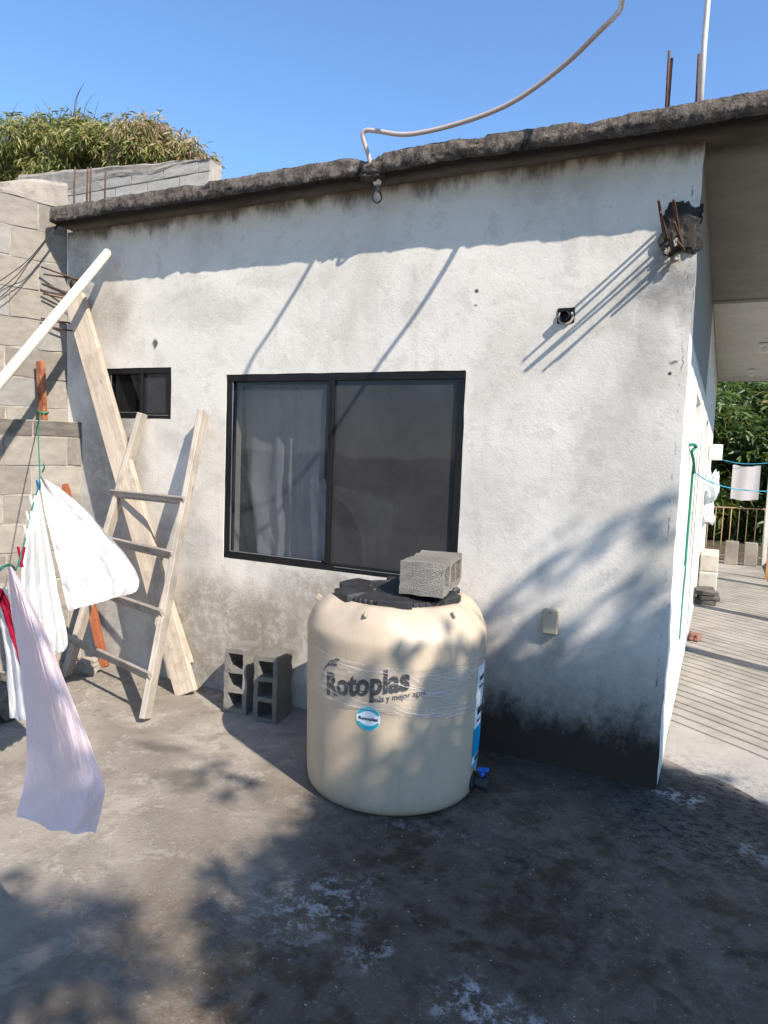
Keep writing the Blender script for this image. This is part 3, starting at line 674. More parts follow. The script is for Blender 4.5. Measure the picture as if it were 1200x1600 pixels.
b_ = mesh('bulb', V, F, M['bulb'], None, True); b_.location = (-1.580, -0.12, 2.997); attach(b_, lb)
for i, (x, y) in enumerate(((0.515, 5.66), (0.466, 8.05))):
    t = thing('ceiling_lamp', (x, y, 2.99), ('white lamp socket on porch ceiling, nearer one', 'white lamp socket on porch ceiling, farther one')[i], 'ceiling lamp', 'porch lamp sockets')
    V, F = lathe_geo([(0.001, -0.10), (0.03, -0.09), (0.035, -0.07), (0.02, -0.035), (0.055, -0.03), (0.06, 0.0)], 16)
    o = mesh('socket', V, F, M['whitebox'], None, True); o.location = (x, y, 2.99); attach(o, t)

# ------------------------------------------------------------------ conduits on the roof
hp = [(-1.60, -0.150, 3.06), (-1.612, -0.170, 3.125), (-1.631, -0.19, 3.194), (-1.636, -0.2, 3.230), (-1.613, -0.2, 3.246), (-1.549, -0.2, 3.231), (-1.366, -0.2, 3.187), (-1.093, -0.2, 3.198), (-0.834, -0.22, 3.239), (-0.591, -0.27, 3.33),
      (-0.416, -0.36, 3.399), (-0.326, -0.5, 3.372), (-0.288, -0.65, 3.33), (-0.205, -0.9, 3.27), (-0.165, -1.05, 3.385), (-0.345, -1.1, 3.47), (-0.62, -0.95, 3.63), (-0.76, -0.85, 3.746), (-0.865, -0.7, 3.72), (-1.015, -0.5, 3.68), (-0.95, -0.4, 3.95), (-0.5, -0.2, 4.35), (0.02, -0.12, 4.3)]
tag(tube('conduit_hose', catmull(hp, 12), 0.0115, M['hose'], None, 16), 'grey brown plastic conduit hose curving up from the roof edge', 'hose')
tag(tube('conduit_pole', [(-0.022, -0.10, 3.08), (-0.025, -0.10, 3.4), (-0.02, -0.11, 3.8), (0.02, -0.12, 4.3)], 0.0125, M['whitepole'], None, 10), 'straight whitish conduit pole standing on the roof near corner', 'pole')

# ------------------------------------------------------------------ boundary walls of blocks
ud = Vector((-0.41, -0.912, 0)).normalized(); nd = Vector((0.912, -0.41, 0)).normalized()
BLK = []
for i in range(4):
    bm = box_bm(1, 1, 1, 0.0, 0, i, 3); r = random.Random(i)
    for v in bm.verts:
        edge = sum(abs(abs(c) - 0.5) < 1e-4 for c in v.co)
        v.co += Vector((r.uniform(-.012, .012), r.uniform(-.03, .03), r.uniform(-.02, .02))) * (0.6 if edge < 2 else 1.0)
        if edge >= 2: v.co *= 0.985
    me = bpy.data.meshes.new('wall_block'); bm.to_mesh(me); bm.free(); me.polygons.foreach_set('use_smooth', [False] * len(me.polygons)); BLK.append(me)
BM = {}
def block_piece(center, X, N, ln, th, ht, mat, parent, r):
    key = (r.randrange(4), mat.name)
    if key not in BM:
        me = BLK[key[0]].copy(); me.materials.clear(); me.materials.append(mat); BM[key] = me
    o = bpy.data.objects.new('block', BM[key]); COL.objects.link(o)
    Z = Vector((0, 0, 1)); mm = Matrix((X, N, Z)).transposed().to_4x4()
    mm = Matrix.Translation(center) @ mm @ Matrix.Rotation(r.uniform(-.012, .012), 4, 'Y') @ Matrix.Diagonal((ln, th, ht, 1))
    o.matrix_basis = mm; attach(o, parent); return o
def block_wall(name, org, X, N, length, z0, z1, thick, label, mats, bz0, bz1, blen, cap=None, seed=0, capz=None, off0=0.0):
    """solid mortar core with proud blocks on the seen face; org is the face line start"""
    org = Vector(org); r = random.Random(seed)
    t = thing(name, org, label, 'wall')
    c = org + X * length / 2 - N * (thick / 2 + 0.003) + Vector((0, 0, (z0 + z1) / 2))
    Zm = Matrix((X, N, Vector((0, 0, 1)))).transposed().to_4x4(); Zm.translation = c
    box('mortar_core', Zm, (length, thick, z1 - z0), M['mortar'], t, 0.0)
    row = 0; z = z0
    while z < z1 - 0.02:
        h = min(0.20, z1 - z)
        if z + h > bz0 and z < bz1:
            s = -(0.2 if row % 2 else 0.0) - r.uniform(0, 0.05) - off0
            while s < min(blen, length) - 0.02:
                a = max(s, 0.0) + 0.0035; b = min(s + 0.40, length) - 0.0035
                if b - a > 0.04:
                    pr = r.uniform(0.0, 0.006)
                    cc = org + X * (a + b) / 2 - N * (0.05 - pr) + Vector((0, 0, z + h / 2 + r.uniform(-.003, .003)))
                    block_piece(cc, X, N, b - a, 0.10, h - 0.006 - r.uniform(0, .006), (M['block_old'] if name.startswith('low') and z > 1.55 else r.choice(mats)), t, r)
                s += 0.40
        z += 0.20; row += 1
    if cap:
        n = 60; hw = thick / 2 + 0.012; V, F = [], []
        prof = [(-1, 0), (1, 0), (1.04, .25), (1.0, .55), (1.02, .85), (.9, 1), (0, 1.03), (-.9, 1)]; m = len(prof)
        for i in range(n + 1):
            s = length * i / n; zb, zt = cap(s)
            for a, b in prof:
                p = org + X * s - N * (thick / 2 + 0.006) + N * (a * hw + 0.010 * fbm(s * 5, b * 2, seed, 4))
                V.append((p.x, p.y, zb + (zt - zb) * b + 0.012 * fbm(s * 4, b * 1.5 + a, seed + 4, 4)))
        for i in range(n):
            for j in range(m): F.append((i * m + j, i * m + (j + 1) % m, (i + 1) * m + (j + 1) % m, (i + 1) * m + j))
        F.append(tuple(range(m))); F.append(tuple(n * m + j for j in range(m)))
        mesh('cap_beam', V, F, M['cap'], t)
    return t
tall = block_wall('block_wall', (-4.075, 0.0, 0), ud, nd, 3.2, 0.0, 3.2, 0.15, 'tall grey block boundary wall at left with rough cap', [M['block'], M['block'], M['block_pale']], 1.55, 3.25, 1.1,
                  cap=lambda s: (3.195, 3.37 - 0.22 * min(s, 0.6) + 0.01 * sin(s * 9)), seed=5)
low = block_wall('low_block_wall', (-3.93, 0.0, 0), ud, nd, 3.0, 0.0, 1.71, 0.11, 'lower weathered block wall in front of the tall boundary wall', [M['block']], 0.0, 1.75, 1.5, seed=11, off0=0.07)
backw = block_wall('rear_block_wall', (-6.6, 1.5, 0), Vector((1, 0, 0)), Vector((0, -1, 0)), 2.52, 0.0, 4.1, 0.15, 'pale block wall with sagging cap beam behind the roof', [M['block_pale']], 3.3, 4.1, 2.6,
                   cap=lambda s: (4.085 + 0.02 * sin(s * 6), (4.26 - 0.075 * (s - 0.6)) if s < 2.22 else (4.14 - 0.15 * (s - 2.22))), seed=8)
# rebars sticking out of the wall corner
for i, (x, y, z, dx, dy, dz) in enumerate(((-3.96, -0.06, 2.70, -.13, -.14, .05), (-3.97, -0.05, 2.70, -.12, -.13, .005), (-4.00, -0.05, 2.60, -.11, -.13, .045), (-4.00, -0.05, 2.575, -.11, -.13, .02),
                                           (-3.99, -0.05, 2.555, -.11, -.13, .02), (-4.02, -0.06, 2.40, -.1, -.12, .01), (-4.03, -0.06, 2.35, -.06, -.08, .01))):
    tube('rebar', [(x + .05, y + .06, z - dz * .3), (x, y, z), (x + dx, y + dy, z + dz)], 0.006, M['rebar'], tall, 6)
tube('corner_stub', [(-3.96, 0.02, 2.66), (-3.965, -0.05, 2.655)], [0.05, 0.035], M['stub'], tall, 7)
# dark wires added to stand in for shadow lines on the block wall
for i, (c, d, lb_) in enumerate((((-4.185, -0.435, 2.50), 0.0, 'added dark wire standing in for a wall shadow line, lowest of three'), ((-4.185, -0.432, 2.555), 0.02, 'added dark wire standing in for a wall shadow line, middle of three'), ((-4.185, -0.430, 2.61), 0.035, 'added dark wire standing in for a wall shadow line, highest of three'))):
    a = Vector((-3.99, -0.12 - i * .006, 3.06)); e = Vector(c); e2 = e + Vector((-0.22, -0.5, -0.5))
    m_ = (a + e) / 2 + Vector((0.02, -0.02, -0.02 - d))
    tag(tube('shadow_line_wire', catmull([a, m_, e, e2], 8), 0.003, M['wire'], None, 5), lb_, 'wire', 'wires standing in for wall shadow lines')
# rusty post tied with the cord, leaning primer-red tube
p_ = bar('rusty_post', (-4.075, -0.20, 1.70), (-4.085, -0.21, 2.115), 0.06, 0.035, M['redpost'], None, (0, -1, 0), 0.004, 0.002, 3)
tag(p_, 'flaking rust-red steel post standing on top of the low block wall', 'post')
t_ = bar('leaning_tube', (-3.64, -0.05, 0.0), (-3.99, -0.10, 1.27), 0.055, 0.045, M['redpaint'], None, (0.4, -1, 0), 0.004)
tag(t_, 'reddish brown steel bar leaning against the low wall behind the ladder', 'steel bar')

# ------------------------------------------------------------------ timber: board, ladder, pvc pole
bw = Vector((0.45, -1, 0.2))
brd = bar('wooden_board', (-2.775, -0.185, 0.01), (-3.90, -0.085, 2.56), 0.145, 0.045, M['wood'], None, (0.28, -1, 0.03), 0.004, 0.0015, 4)
tag(brd, 'long pale wooden board leaning from the ground into the wall corner', 'board')
bt = bar('wooden_batten', (-2.90, -0.03, 0.14), (-3.32, -0.02, 1.02), 0.075, 0.03, M['wood'], None, (0.1, -1, 0), 0.003)
tag(bt, 'narrow wooden batten behind the foot of the long board', 'board')
lad = thing('ladder', (-3.1, -0.45, 0), 'homemade wooden ladder leaning on the wall left of the window', 'ladder')
RF, RT = Vector((-2.668, -0.655, 0.0)), Vector((-2.800, -0.045, 1.795)); LF, LT = Vector((-3.66, -0.36, 0.0)), Vector((-3.30, -0.055, 1.775))
for a, b in ((RF, RT), (LF, LT)):
    bar('stile', a + (b - a) * 0.012, b, 0.036, 0.085, M['woodgrey'], lad, (0.25, -1, 0), 0.004, 0.001, 3)
for i, (tr_, tl_) in enumerate(((0.692, 0.700), (0.514, 0.53), (0.331, 0.345), (0.143, 0.150))):
    a = RF + (RT - RF) * tr_; b = LF + (LT - LF) * tl_; dd = (a - b).normalized()
    off = Vector((-0.12, -0.99, -0.0)) * 0.038
    bar('rung', b - dd * 0.03 + off, a + dd * (0.03 if i != 1 else 0.02) + off, 0.055 - .004 * (i == 0), 0.022, M['rung'], lad, (0.1, -1, -.3), 0.003, 0.001, 2)
    for e_, d_ in ((b, 1), (a, -1)):
        for k_ in (-0.012, 0.012):
            c_ = e_ + dd * d_ * (0.004) + off * 1.31 + Vector((0, 0, k_)); tube('nail', [c_, c_ + off.normalized() * 0.004], 0.0035, M['rebar'], lad, 6)
pp = [(-3.59, -0.075, 2.835), (-3.59, -0.86, 1.845), (-3.54, -1.75, 0.80), (-3.52, -2.45, 0.03)]
def straight(a, b, n=12, sag=0.0): a, b = Vector(a), Vector(b); return [a.lerp(b, i / n) + Vector((0, 0, -sag * 4 * (i / n) * (1 - i / n))) for i in range(n + 1)]
pole = thing('pvc_pole', (-3.55, -1.2, 0), 'long cream plastic pipe slanting across the left wall corner', 'pipe')
V, F = tube_geo(straight((-3.60, -0.075, 2.835), (-3.53, -2.50, 0.02), 14, 0.015), 0.0285, 16, False); mesh('pipe', V, F, M['pole'], pole, True)
V, F = tube_geo(straight((-3.60, -0.072, 2.838), (-3.60, -0.08, 2.829), 2), 0.0245, 16, False); mesh('pipe_end', V, F, M['pole'], pole, True)
def wrap(u, v):
    a = Vector((-3.60, -0.42, 2.41)); b = Vector((-3.53, -2.0, 0.60)); p = a.lerp(b, u); ax = (b - a).normalized(); s = ax.cross(Vector((0, 0, 1))).normalized(); w = s.cross(ax)
    an = v * 2 * pi; rr = 0.031 + 0.010 * max(0, fbm(u * 14, v * 3, 0, 3)) + 0.012 * max(0, cos(an + 2.6)) * (0.4 + nz(u * 9, 2))
    return p + s * cos(an) * rr + w * sin(an) * rr
grid('plastic_wrap', 60, 16, wrap, M['film'], pole)

# ------------------------------------------------------------------ clothes line and laundry
line = [(-4.055, -0.235, 1.77), (-3.58, -0.62, 1.60), (-3.057, -1.019, 1.40), (-2.85, -1.19, 1.34), (-2.571, -1.43, 1.29), (-2.282, -1.691, 1.17), (-1.8, -2.08, 1.17), (-1.315, -2.46, 1.28), (-0.95, -2.85, 1.34), (-0.7, -3.6, 1.55), (-0.6, -4.8, 1.95)]
cl = thing('clothesline', (-4.0, -0.3, 1.7), 'green cord clothesline tied to the rusty post at left', 'clothesline')
tube('cord', catmull(line, 8), 0.0035, M['cord'], cl, 6)
V, F = tube_geo([Vector((-4.076 + 0.040 * cos(a), -0.20 + 0.030 * sin(a), 1.765 + 0.006 * sin(a * 3))) for a in [i * pi / 8 for i in range(34)]], 0.005, 5); mesh('knot', V, F, M['cord'], cl, True)
tube('loose_end', catmull([(-3.0, -1.05, 1.41), (-2.97, -1.06, 1.43), (-2.96, -1.07, 1.455)], 4), 0.004, M['cord'], cl, 5)
ps = thing('clothesline_prop', (-0.6, -4.85, 0), 'thin steel prop post holding the near end of clothesline', 'post')
tube('post', [(-0.6, -4.85, 0), (-0.6, -4.85, 2.1)], 0.025, M['rebar'], ps, 10)
def interp(pts, t):
    P = [Vector(p) for p in pts]; s = t * (len(P) - 1); i = min(int(s), len(P) - 2); f = s - i
    a = P[max(i - 1, 0)]; b = P[i]; c = P[i + 1]; d = P[min(i + 2, len(P) - 1)]
    return 0.5 * ((2 * b) + (c - a) * f + (2 * a - 5 * b + 4 * c - d) * f * f + (3 * b - a - 3 * c + d) * f ** 3)
def cloth(name, Le, Re, mat, label, folds, amp, seed, nu=48, nv=48, belly=0.0, wob=0.0, cat='laundry', ridge=0.0, crease=0.012):
    vd = (Vector(Le[len(Le) // 2]) - CAMLOC).normalized()
    def fn(u, v):
        p = interp(Le, v).lerp(interp(Re, v), u)
        w = min(1.0, 0.15 + v * 1.4)
        d = amp * w * sin(u * folds * 2 * pi + seed + 1.5 * v + 1.2 * nz(u * 3, v * 2, seed)) + 0.35 * amp * w * sin(u * folds * 5.3 * pi + seed * 2 - 2 * v) * (0.5 + nz(u * 4, v * 3, seed + 9))
        d += 0.6 * amp * fbm(u * 3 + seed, v * 2.5, 0, 4) + belly * sin(pi * u) * sin(pi * min(1, v * 1.1))
        cr = (1 - abs(nz(u * 5 + seed, v * 4 + u * 2.5, 3))); cr2 = (1 - abs(nz(u * 9 - v * 5, v * 8 + seed, 13)))
        d += crease * (max(0, cr - 0.72) * 2.6 + max(0, cr2 - 0.78) * 1.6)
        d -= ridge * min(1, 0.2 + v * 2) * sin(pi * u ** 1.25) ** 1.15
        d += wob * max(0, nz(u * 2 + seed, v * 2, 4))
        hem = max(0, v - 0.965) / 0.035; d += 0.006 * hem * nz(u * 14, seed)
        e = 0.006 * fbm(u * 5 + seed, v * 5, 8, 3) * w + 0.010 * hem * nz(u * 5, seed + 3)
        return p + vd * d + Vector((e, 0, e))
    o = grid(name, nu, nv, fn, mat); tag(o, label, cat, 'laundry on the green line'); return o
cloth('hanging_shirt', [(-3.013, -1.053, 1.394), (-2.975, -1.053, 1.203), (-2.933, -1.029, 1.003), (-2.918, -0.995, 0.813), (-2.911, -0.96, 0.669)],
      [(-3.027, -1.027, 1.383), (-2.946, -0.919, 1.283), (-2.893, -0.796, 1.141), (-2.815, -0.664, 0.956), (-2.778, -0.594, 0.804), (-2.789, -0.606, 0.73)], M['cloth_stripe'], 'white finely striped cloth blown sideways on the line, nearest the ladder', 3.2, 0.013, 1.0, 96, 96, 0.02, 0.05, crease=0.011)
cloth('hanging_towel', [(-2.571, -1.43, 1.283), (-2.282, -1.691, 1.164), (-2.281, -1.707, 0.987), (-2.298, -1.676, 0.823), (-2.298, -1.633, 0.68)],
      [(-2.83, -1.2, 1.335), (-2.545, -1.375, 1.137), (-2.447, -1.404, 0.918), (-2.393, -1.399, 0.692), (-2.402, -1.408, 0.641)], M['cloth_white'], 'plain white cloth hanging between the striped and lilac ones', 3.4, 0.020, 2.0, 80, 80)
cloth('hanging_sheet', [(-1.312, -2.463, 1.275), (-1.323, -2.444, 1.158), (-1.329, -2.417, 1.009), (-1.322, -2.406, 0.846), (-1.32, -2.415, 0.735), (-1.314, -2.444, 0.655)],
      [(-1.32, -2.44, 1.268), (-1.227, -2.442, 1.159), (-1.115, -2.448, 0.996), (-1.035, -2.454, 0.881), (-1.008, -2.449, 0.797), (-1.03, -2.454, 0.70)], M['cloth_lilac'], 'long lilac white cloth hanging at the left front', 1.4, 0.005, 4.4, 100, 130, 0.0, 0.012, ridge=0.120, crease=0.006)
cloth('hanging_red_cloth', [(-1.475, -2.38, 1.19), (-1.475, -2.355, 1.11), (-1.455, -2.33, 1.0), (-1.415, -2.315, 0.875)],
      [(-1.455, -2.375, 1.195), (-1.425, -2.345, 1.10), (-1.405, -2.322, 0.98), (-1.39, -2.31, 0.862)], M['cloth_red'], 'dark red cloth edge showing behind the lilac one', 1.5, 0.008, 3.0, 24, 30)
cloth('hanging_blouse', [(-1.66, -2.26, 1.16), (-1.69, -2.2, 0.95), (-1.70, -2.18, 0.74)],
      [(-1.57, -2.28, 1.17), (-1.54, -2.22, 0.97), (-1.545, -2.19, 0.75)], M['cloth_white'], 'pale cloth low behind the red one at the left edge', 1.5, 0.012, 5.0, 30, 30)
for i, (p, mt, lb_) in enumerate((((-3.05, -1.03, 1.33), M['bluehandle'], 'blue peg'), ((-2.60, -1.41, 1.29), M['whitebox'], ''), ((-2.48, -1.52, 1.235), M['whitebox'], ''), ((-2.36, -1.62, 1.19), M['whitebox'], ''), ((-2.1, -1.84, 1.15), M['cloth_red'], 'red'))):
    t = thing('clothes_peg', p, ('blue plastic peg at the top of the striped cloth', 'white plastic peg on green cord, farthest of the white pegs', 'white plastic peg on green cord, middle of the white pegs', 'white plastic peg on green cord, nearest of the white pegs', 'red plastic peg on the green cord')[i], 'clothes peg', 'pegs on the clothesline')
    for s in (-1, 1):
        bar('jaw', Vector(p) + Vector((0.010 * s, 0.006 * s, 0.035)), Vector(p) + Vector((-0.003 * s, -0.002 * s, -0.04)), 0.010, 0.006, mt, t, (0, -1, 0), 0.001)

# ------------------------------------------------------------------ water tank
TX, TY = -1.1752, -0.5357
tank = thing('water_tank', (TX, TY, 0), 'beige plastic water tank with black lid standing before the window', 'water tank')
def tank_prof():
    return [(0.0, 0.004), (0.36, 0.004), (0.392, 0.010), (0.404, 0.025), (0.409, 0.05), (0.412, 0.12), (0.416, 0.25), (0.419, 0.40), (0.422, 0.55), (0.425, 0.68), (0.428, 0.735), (0.429, 0.757), (0.427, 0.775), (0.421, 0.79),
            (0.410, 0.812), (0.396, 0.834), (0.378, 0.856), (0.357, 0.876), (0.336, 0.891), (0.318, 0.900), (0.305, 0.903), (0.290, 0.903), (0.0, 0.905)]
def tank_r(z):
    pr = tank_prof()[3:12]
    for (r1, z1), (r2, z2) in zip(pr, pr[1:]):
        if z1 <= z <= z2: return r1 + (r2 - r1) * (z - z1) / (z2 - z1)
    return 0.426
def build_tank():
    pr = tank_prof(); seg = 160; V, F = [], []
    P = []
    for (r1, z1), (r2, z2) in zip(pr, pr[1:]):
        k = max(1, int((z2 - z1) / 0.03)) if r1 > 0.2 else 1
        for i in range(k): P.append((r1 + (r2 - r1) * i / k, z1 + (z2 - z1) * i / k))
    P.append(pr[-1])
    for r, z in P:
        for k in range(seg):
            a = 2 * pi * k / seg; rr, zz = r, z
            s = max(0.0, min(1.0, (z - 0.79) / 0.07)) * (1 if r > 0.30 else 0.0)
            lobe = 0.5 + 0.5 * cos(6 * (a + 0.35)); lobe = lobe * lobe * (3 - 2 * lobe)
            rr = r + s * (0.020 * (lobe - 0.5)) * (1 if r > 0.31 else 0); zz = z + s * 0.012 * (lobe - 0.4)
            rr += 0.0012 * nz(a * 2, z * 5) if 0.05 < z < 0.8 else 0
            V.append((TX + rr * cos(a), TY + rr * sin(a), zz))
    for j in range(len(P) - 1):
        for k in range(seg): k2 = (k + 1) % seg; F.append((j * seg + k, j * seg + k2, (j + 1) * seg + k2, (j + 1) * seg + k))
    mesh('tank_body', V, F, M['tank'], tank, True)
build_tank()
def onTank(th, z, off=0.0): r = tank_r(z) + off; return Vector((TX + r * cos(th), TY + r * sin(th), z))
for th in (-86.5, -26.0, -150):
    a = radians(th); c = Vector((TX + 0.372 * cos(a), TY + 0.372 * sin(a), 0.876))
    mm = Matrix.Translation(c) @ Matrix.Rotation(a, 4, 'Z') @ Matrix.Rotation(0.9, 4, 'Y')
    box('lug', mm, (0.030, 0.012, 0.045), M['tank'], tank, 0.004)
# lid: scalloped disc with ribbed grips between six tabs
def build_lid():
    seg = 360; V, F = [], []; rings = []
    def rad(a):
        c = cos(6 * (a + 0.15)); t = max(0, min(1, (c + 0.15) / 0.22)); t = t * t * (3 - 2 * t)
        return 0.282 + 0.026 * t, t
    prof = [(1.0, -0.030, 1), (1.0, -0.004, 1), (0.985, 0.0, 1), (0.90, 0.001, 0), (0.80, 0.002, 0), (0.70, 0.003, 0), (0.52, 0.006, 0), (0.50, 0.014, 0), (0.47, 0.015, 0), (0.45, 0.010, 0), (0.0, 0.011, 0)]
    for f, dz, e in prof:
        for k in range(seg):
            a = 2 * pi * k / seg; R, t = rad(a); rr = R * f
            rib = (0.005 * (1 if (k % 6) < 3 else 0)) * (1 if t < 0.02 else 0) if (e or f > 0.88) else 0
            z = 0.935 + dz - (1 - t) * (0.012 if f > 0.85 else (0.006 if f > 0.75 else 0.0))
            V.append((TX + (rr - (rib if e else 0)) * cos(a), TY + (rr - (rib if e else 0)) * sin(a), z))
    n = len(prof)
    for j in range(n - 1):
        for k in range(seg): k2 = (k + 1) % seg; F.append((j * seg + k, j * seg + k2, (j + 1) * seg + k2, (j + 1) * seg + k))
    mesh('lid', V, F, M['lid'], tank, False)
build_lid()
# printed lettering
def text_geo(body, size=1.0, bold=0.0):
    cu = bpy.data.curves.new('lettering_src', 'FONT'); cu.body = body; cu.size = size; cu.offset = bold; cu.resolution_u = 3
    o = bpy.data.objects.new('lettering_src', cu); COL.objects.link(o); dg = bpy.context.evaluated_depsgraph_get(); dg.update()
    me = bpy.data.meshes.new_from_object(o.evaluated_get(dg)); vs_ = [v.co.copy() for v in me.vertices]; fs = [tuple(p.vertices) for p in me.polygons]
    bpy.data.objects.remove(o); bpy.data.curves.remove(cu); bpy.data.meshes.remove(me); return vs_, fs
def print_on_tank(name, body, th0, th1, z0, height_scale, skew, mat, bold, off=0.0025, parent=tank, fade=0):
    vs_, fs = text_geo(body, 1.0, bold); xs = [v.x for v in vs_]; a, b = min(xs), max(xs); W = (th1 - th0) * 0.423
    V = []
    for v in vs_:
        f = (v.x - a) / (b - a); s = f * W; z = z0 + v.y * height_scale + skew * s; th = th0 + (th1 - th0) * f - 0.0 * v.y
        V.append(onTank(th, z, off))
    return mesh(name, V, fs, mat, parent)
print_on_tank('lettering', 'Rotoplas', radians(-110.5), radians(-57), 0.507, 0.138, 0.205, M['ink'], 0.040)
print_on_tank('lettering', 'm\u00e1s y mejor agua', radians(-78.0), radians(-47.5), 0.519, 0.040, 0.19, M['ink'], 0.008)
def tank_patch(name, poly, mat, off, parent=tank, n=1):
    V = [onTank(a, z, off) for a, z in poly]; return mesh(name, V, [tuple(range(len(V)))], mat, parent)
def strip_patch(name, fn, mat, off, parent, n=24):
    V, F = [], []
    for i in range(n + 1):
        a, b = fn(i / n); V += [onTank(*a, off), onTank(*b, off)]
    for i in range(n): F.append((2 * i, 2 * i + 2, 2 * i + 3, 2 * i + 1))
    return mesh(name, V, F, mat, parent)
for k, (dx, dz, s) in enumerate(((0.0, 0.0, 1.0), (0.012, 0.030, 0.8), (0.030, 0.055, 0.5))):      # three swooshes above the R
    def fn(t, dx=dx, dz=dz, s=s):
        an = radians(190 - 130 * t); r1 = 0.075 * s; w = 0.002 + 0.020 * s * t ** 1.3 * (1.0 if t < .93 else .6)
        cx, cz = radians(-106.0) * 0.423 + dx, 0.600 + dz
        p = lambda r: ((cx + r * cos(an) * 0.85) / 0.423, cz + r * sin(an) * 0.75 + 0.2 * (r * cos(an)))
        return p(r1), p(r1 - w)
    strip_patch('logo_swoosh', fn, M['ink'], 0.0025, tank)
# round sticker
sc_a, sc_z, sr = radians(-80.3), 0.447, 0.054
stk = mesh('round_sticker', [onTank(sc_a, sc_z, 0.0028)] + [onTank(sc_a + sr * cos(2 * pi * i / 40) / 0.42, sc_z + sr * sin(2 * pi * i / 40), 0.0026) for i in range(40)], [(0, 1 + i, 1 + (i + 1) % 40) for i in range(40)], M['white'], tank)
for a0 in (20, 200):
    strip_patch('sticker_band', lambda t, a0=a0: tuple(((sc_a + r * cos(radians(a0 + 140 * t)) / 0.42), sc_z + r * sin(radians(a0 + 140 * t))) for r in (0.052, 0.052 - 0.006 - 0.013 * sin(pi * t) ** .5)), M['teal'], 0.0040, stk)
print_on_tank('sticker_lettering', 'Rotoplas', sc_a - 0.043 / 0.42, sc_a + 0.043 / 0.42, sc_z - 0.008, 0.020, 0.0, M['ink'], 0.03, 0.0042, stk)
# tall side label
def vlabel(name, z0, z1, mat, off, parent, a0=-4.0, a1=26.0):
    return strip_patch(name, lambda t: ((radians(a0 + (a1 - a0) * t), z0), (radians(a0 + (a1 - a0) * t), z1)), mat, off, parent, 8)
vl = vlabel('tall_label', 0.145, 0.63, M['white'], 0.0025, tank)
vlabel('label_band', 0.20, 0.335, M['blue'], 0.0040, vl); vlabel('label_band', 0.146, 0.165, M['teal'], 0.0040, vl)
for (a0, a1, z0, z1) in ((0, 12, 0.555, 0.575), (0, 9, 0.52, 0.532), (0, 11, 0.395, 0.43), (0, 8, 0.36, 0.37), (1, 10, 0.172, 0.192)):
    vlabel('label_print', z0, z1, M['ink'], 0.0042, vl, a0, a1)
# stretch film
def film(u, v):
    th = radians(-200 + 360 * u); c = -0.5 * (cos(th + 1.1) - 1)
    ztop = 0.685 + 0.012 * sin(th * 2) + 0.008 * nz(u * 12, 1); zbot = 0.455 + 0.050 * cos(th + 2.25) + 0.016 * nz(u * 9, 5)
    z = zbot + (ztop - zbot) * v
    c1 = 1 - abs(nz(u * 7 + 1.5 * z, z * 34, 2)); c2 = 1 - abs(nz(u * 13, z * 60 + 3 * nz(u * 6, 1), 7))
    off = 0.0055 + 0.0050 * max(0, c1 - 0.55) ** 1.5 * 3 + 0.0030 * max(0, c2 - 0.6) * 2 + (0.006 * max(0, nz(u * 30, 2)) if v in (0.0, 1.0) else 0)
    return onTank(th, z, off)
fl = grid('stretch_film', 260, 64, film, M['film'], tank); fl['label'] = 'wrinkled clear stretch film wound round the tank'
for v in (0.0, 1.0, 0.05):
    V, F = tube_geo([film(i / 200, v) + Vector((0, 0, 0.004 * nz(i * .2, v * 9))) for i in range(201)], [0.0016 + 0.0022 * max(0, nz(i * 0.12, v * 7 + 1)) for i in range(201)], 5); mesh('rolled_edge', V, F, M['film'], fl, True)
cm = NT('film_crease', 0.25, 0.6); cm.done((0.85, 0.85, 0.86)); _t = cm.n('ShaderNodeBsdfTransparent'); _x = cm.n('ShaderNodeMixShader'); _x.inputs[0].default_value = 0.27
cm.t.links.new(_t.outputs[0], _x.inputs[1]); cm.t.links.new(cm.b.outputs[0], _x.inputs[2]); cm.t.links.new(_x.outputs[0], cm.out.inputs[0]); M['crease'] = cm.m
cr_ = random.Random(77)
for i in range(34):
    th0 = radians(cr_.uniform(-118, -25)) if i % 4 == 0 else radians(cr_.uniform(-60, -15)); ln = radians(cr_.uniform(8, 42)); v0 = cr_.random(); sl = cr_.uniform(-0.3, 0.1); q = []
    for k in range(18):
        t = k / 17; u = (degs := math.degrees(th0 + ln * t) + 200) / 360; v = min(0.985, max(0.015, v0 + sl * t + 0.05 * nz(t * 4, i * 3.1)))
        q.append(film(u, v) + Vector((cos(th0 + ln * t), sin(th0 + ln * t), 0)) * 0.0012)
    V, F = tube_geo(q, [0.0003 + 0.0013 * sin(pi * k / 17) * (0.6 + 0.4 * nz(k * .9, i)) for k in range(18)], 5); mesh('film_wrinkle', V, F, M['crease'], fl, True)
# outlet valve
va = radians(2); vb = onTank(va, 0.075); vo = Vector((cos(va), sin(va), 0))
valve = mesh('outlet_valve', *tube_geo([vb - vo * .02, vb + vo * .012, vb + vo * .013, vb + vo * .03, vb + vo * .031, vb + vo * .062, vb + vo * .063, vb + vo * .082], [0.045, 0.045, 0.028, 0.028, 0.034, 0.034, 0.040, 0.040], 14), M['lid'], tank, False)
bar('handle', vb + vo * .022 + Vector((0, 0, .058)), vb + vo * .075 + Vector((0, 0, .066)), 0.030, 0.014, M['bluehandle'], valve, (0, 0, 1), 0.004)
tube('handle_stem', [vb + vo * .045 + Vector((0, 0, .02)), vb + vo * .045 + Vector((0, 0, .056))], 0.011, M['bluehandle'], valve, 10)

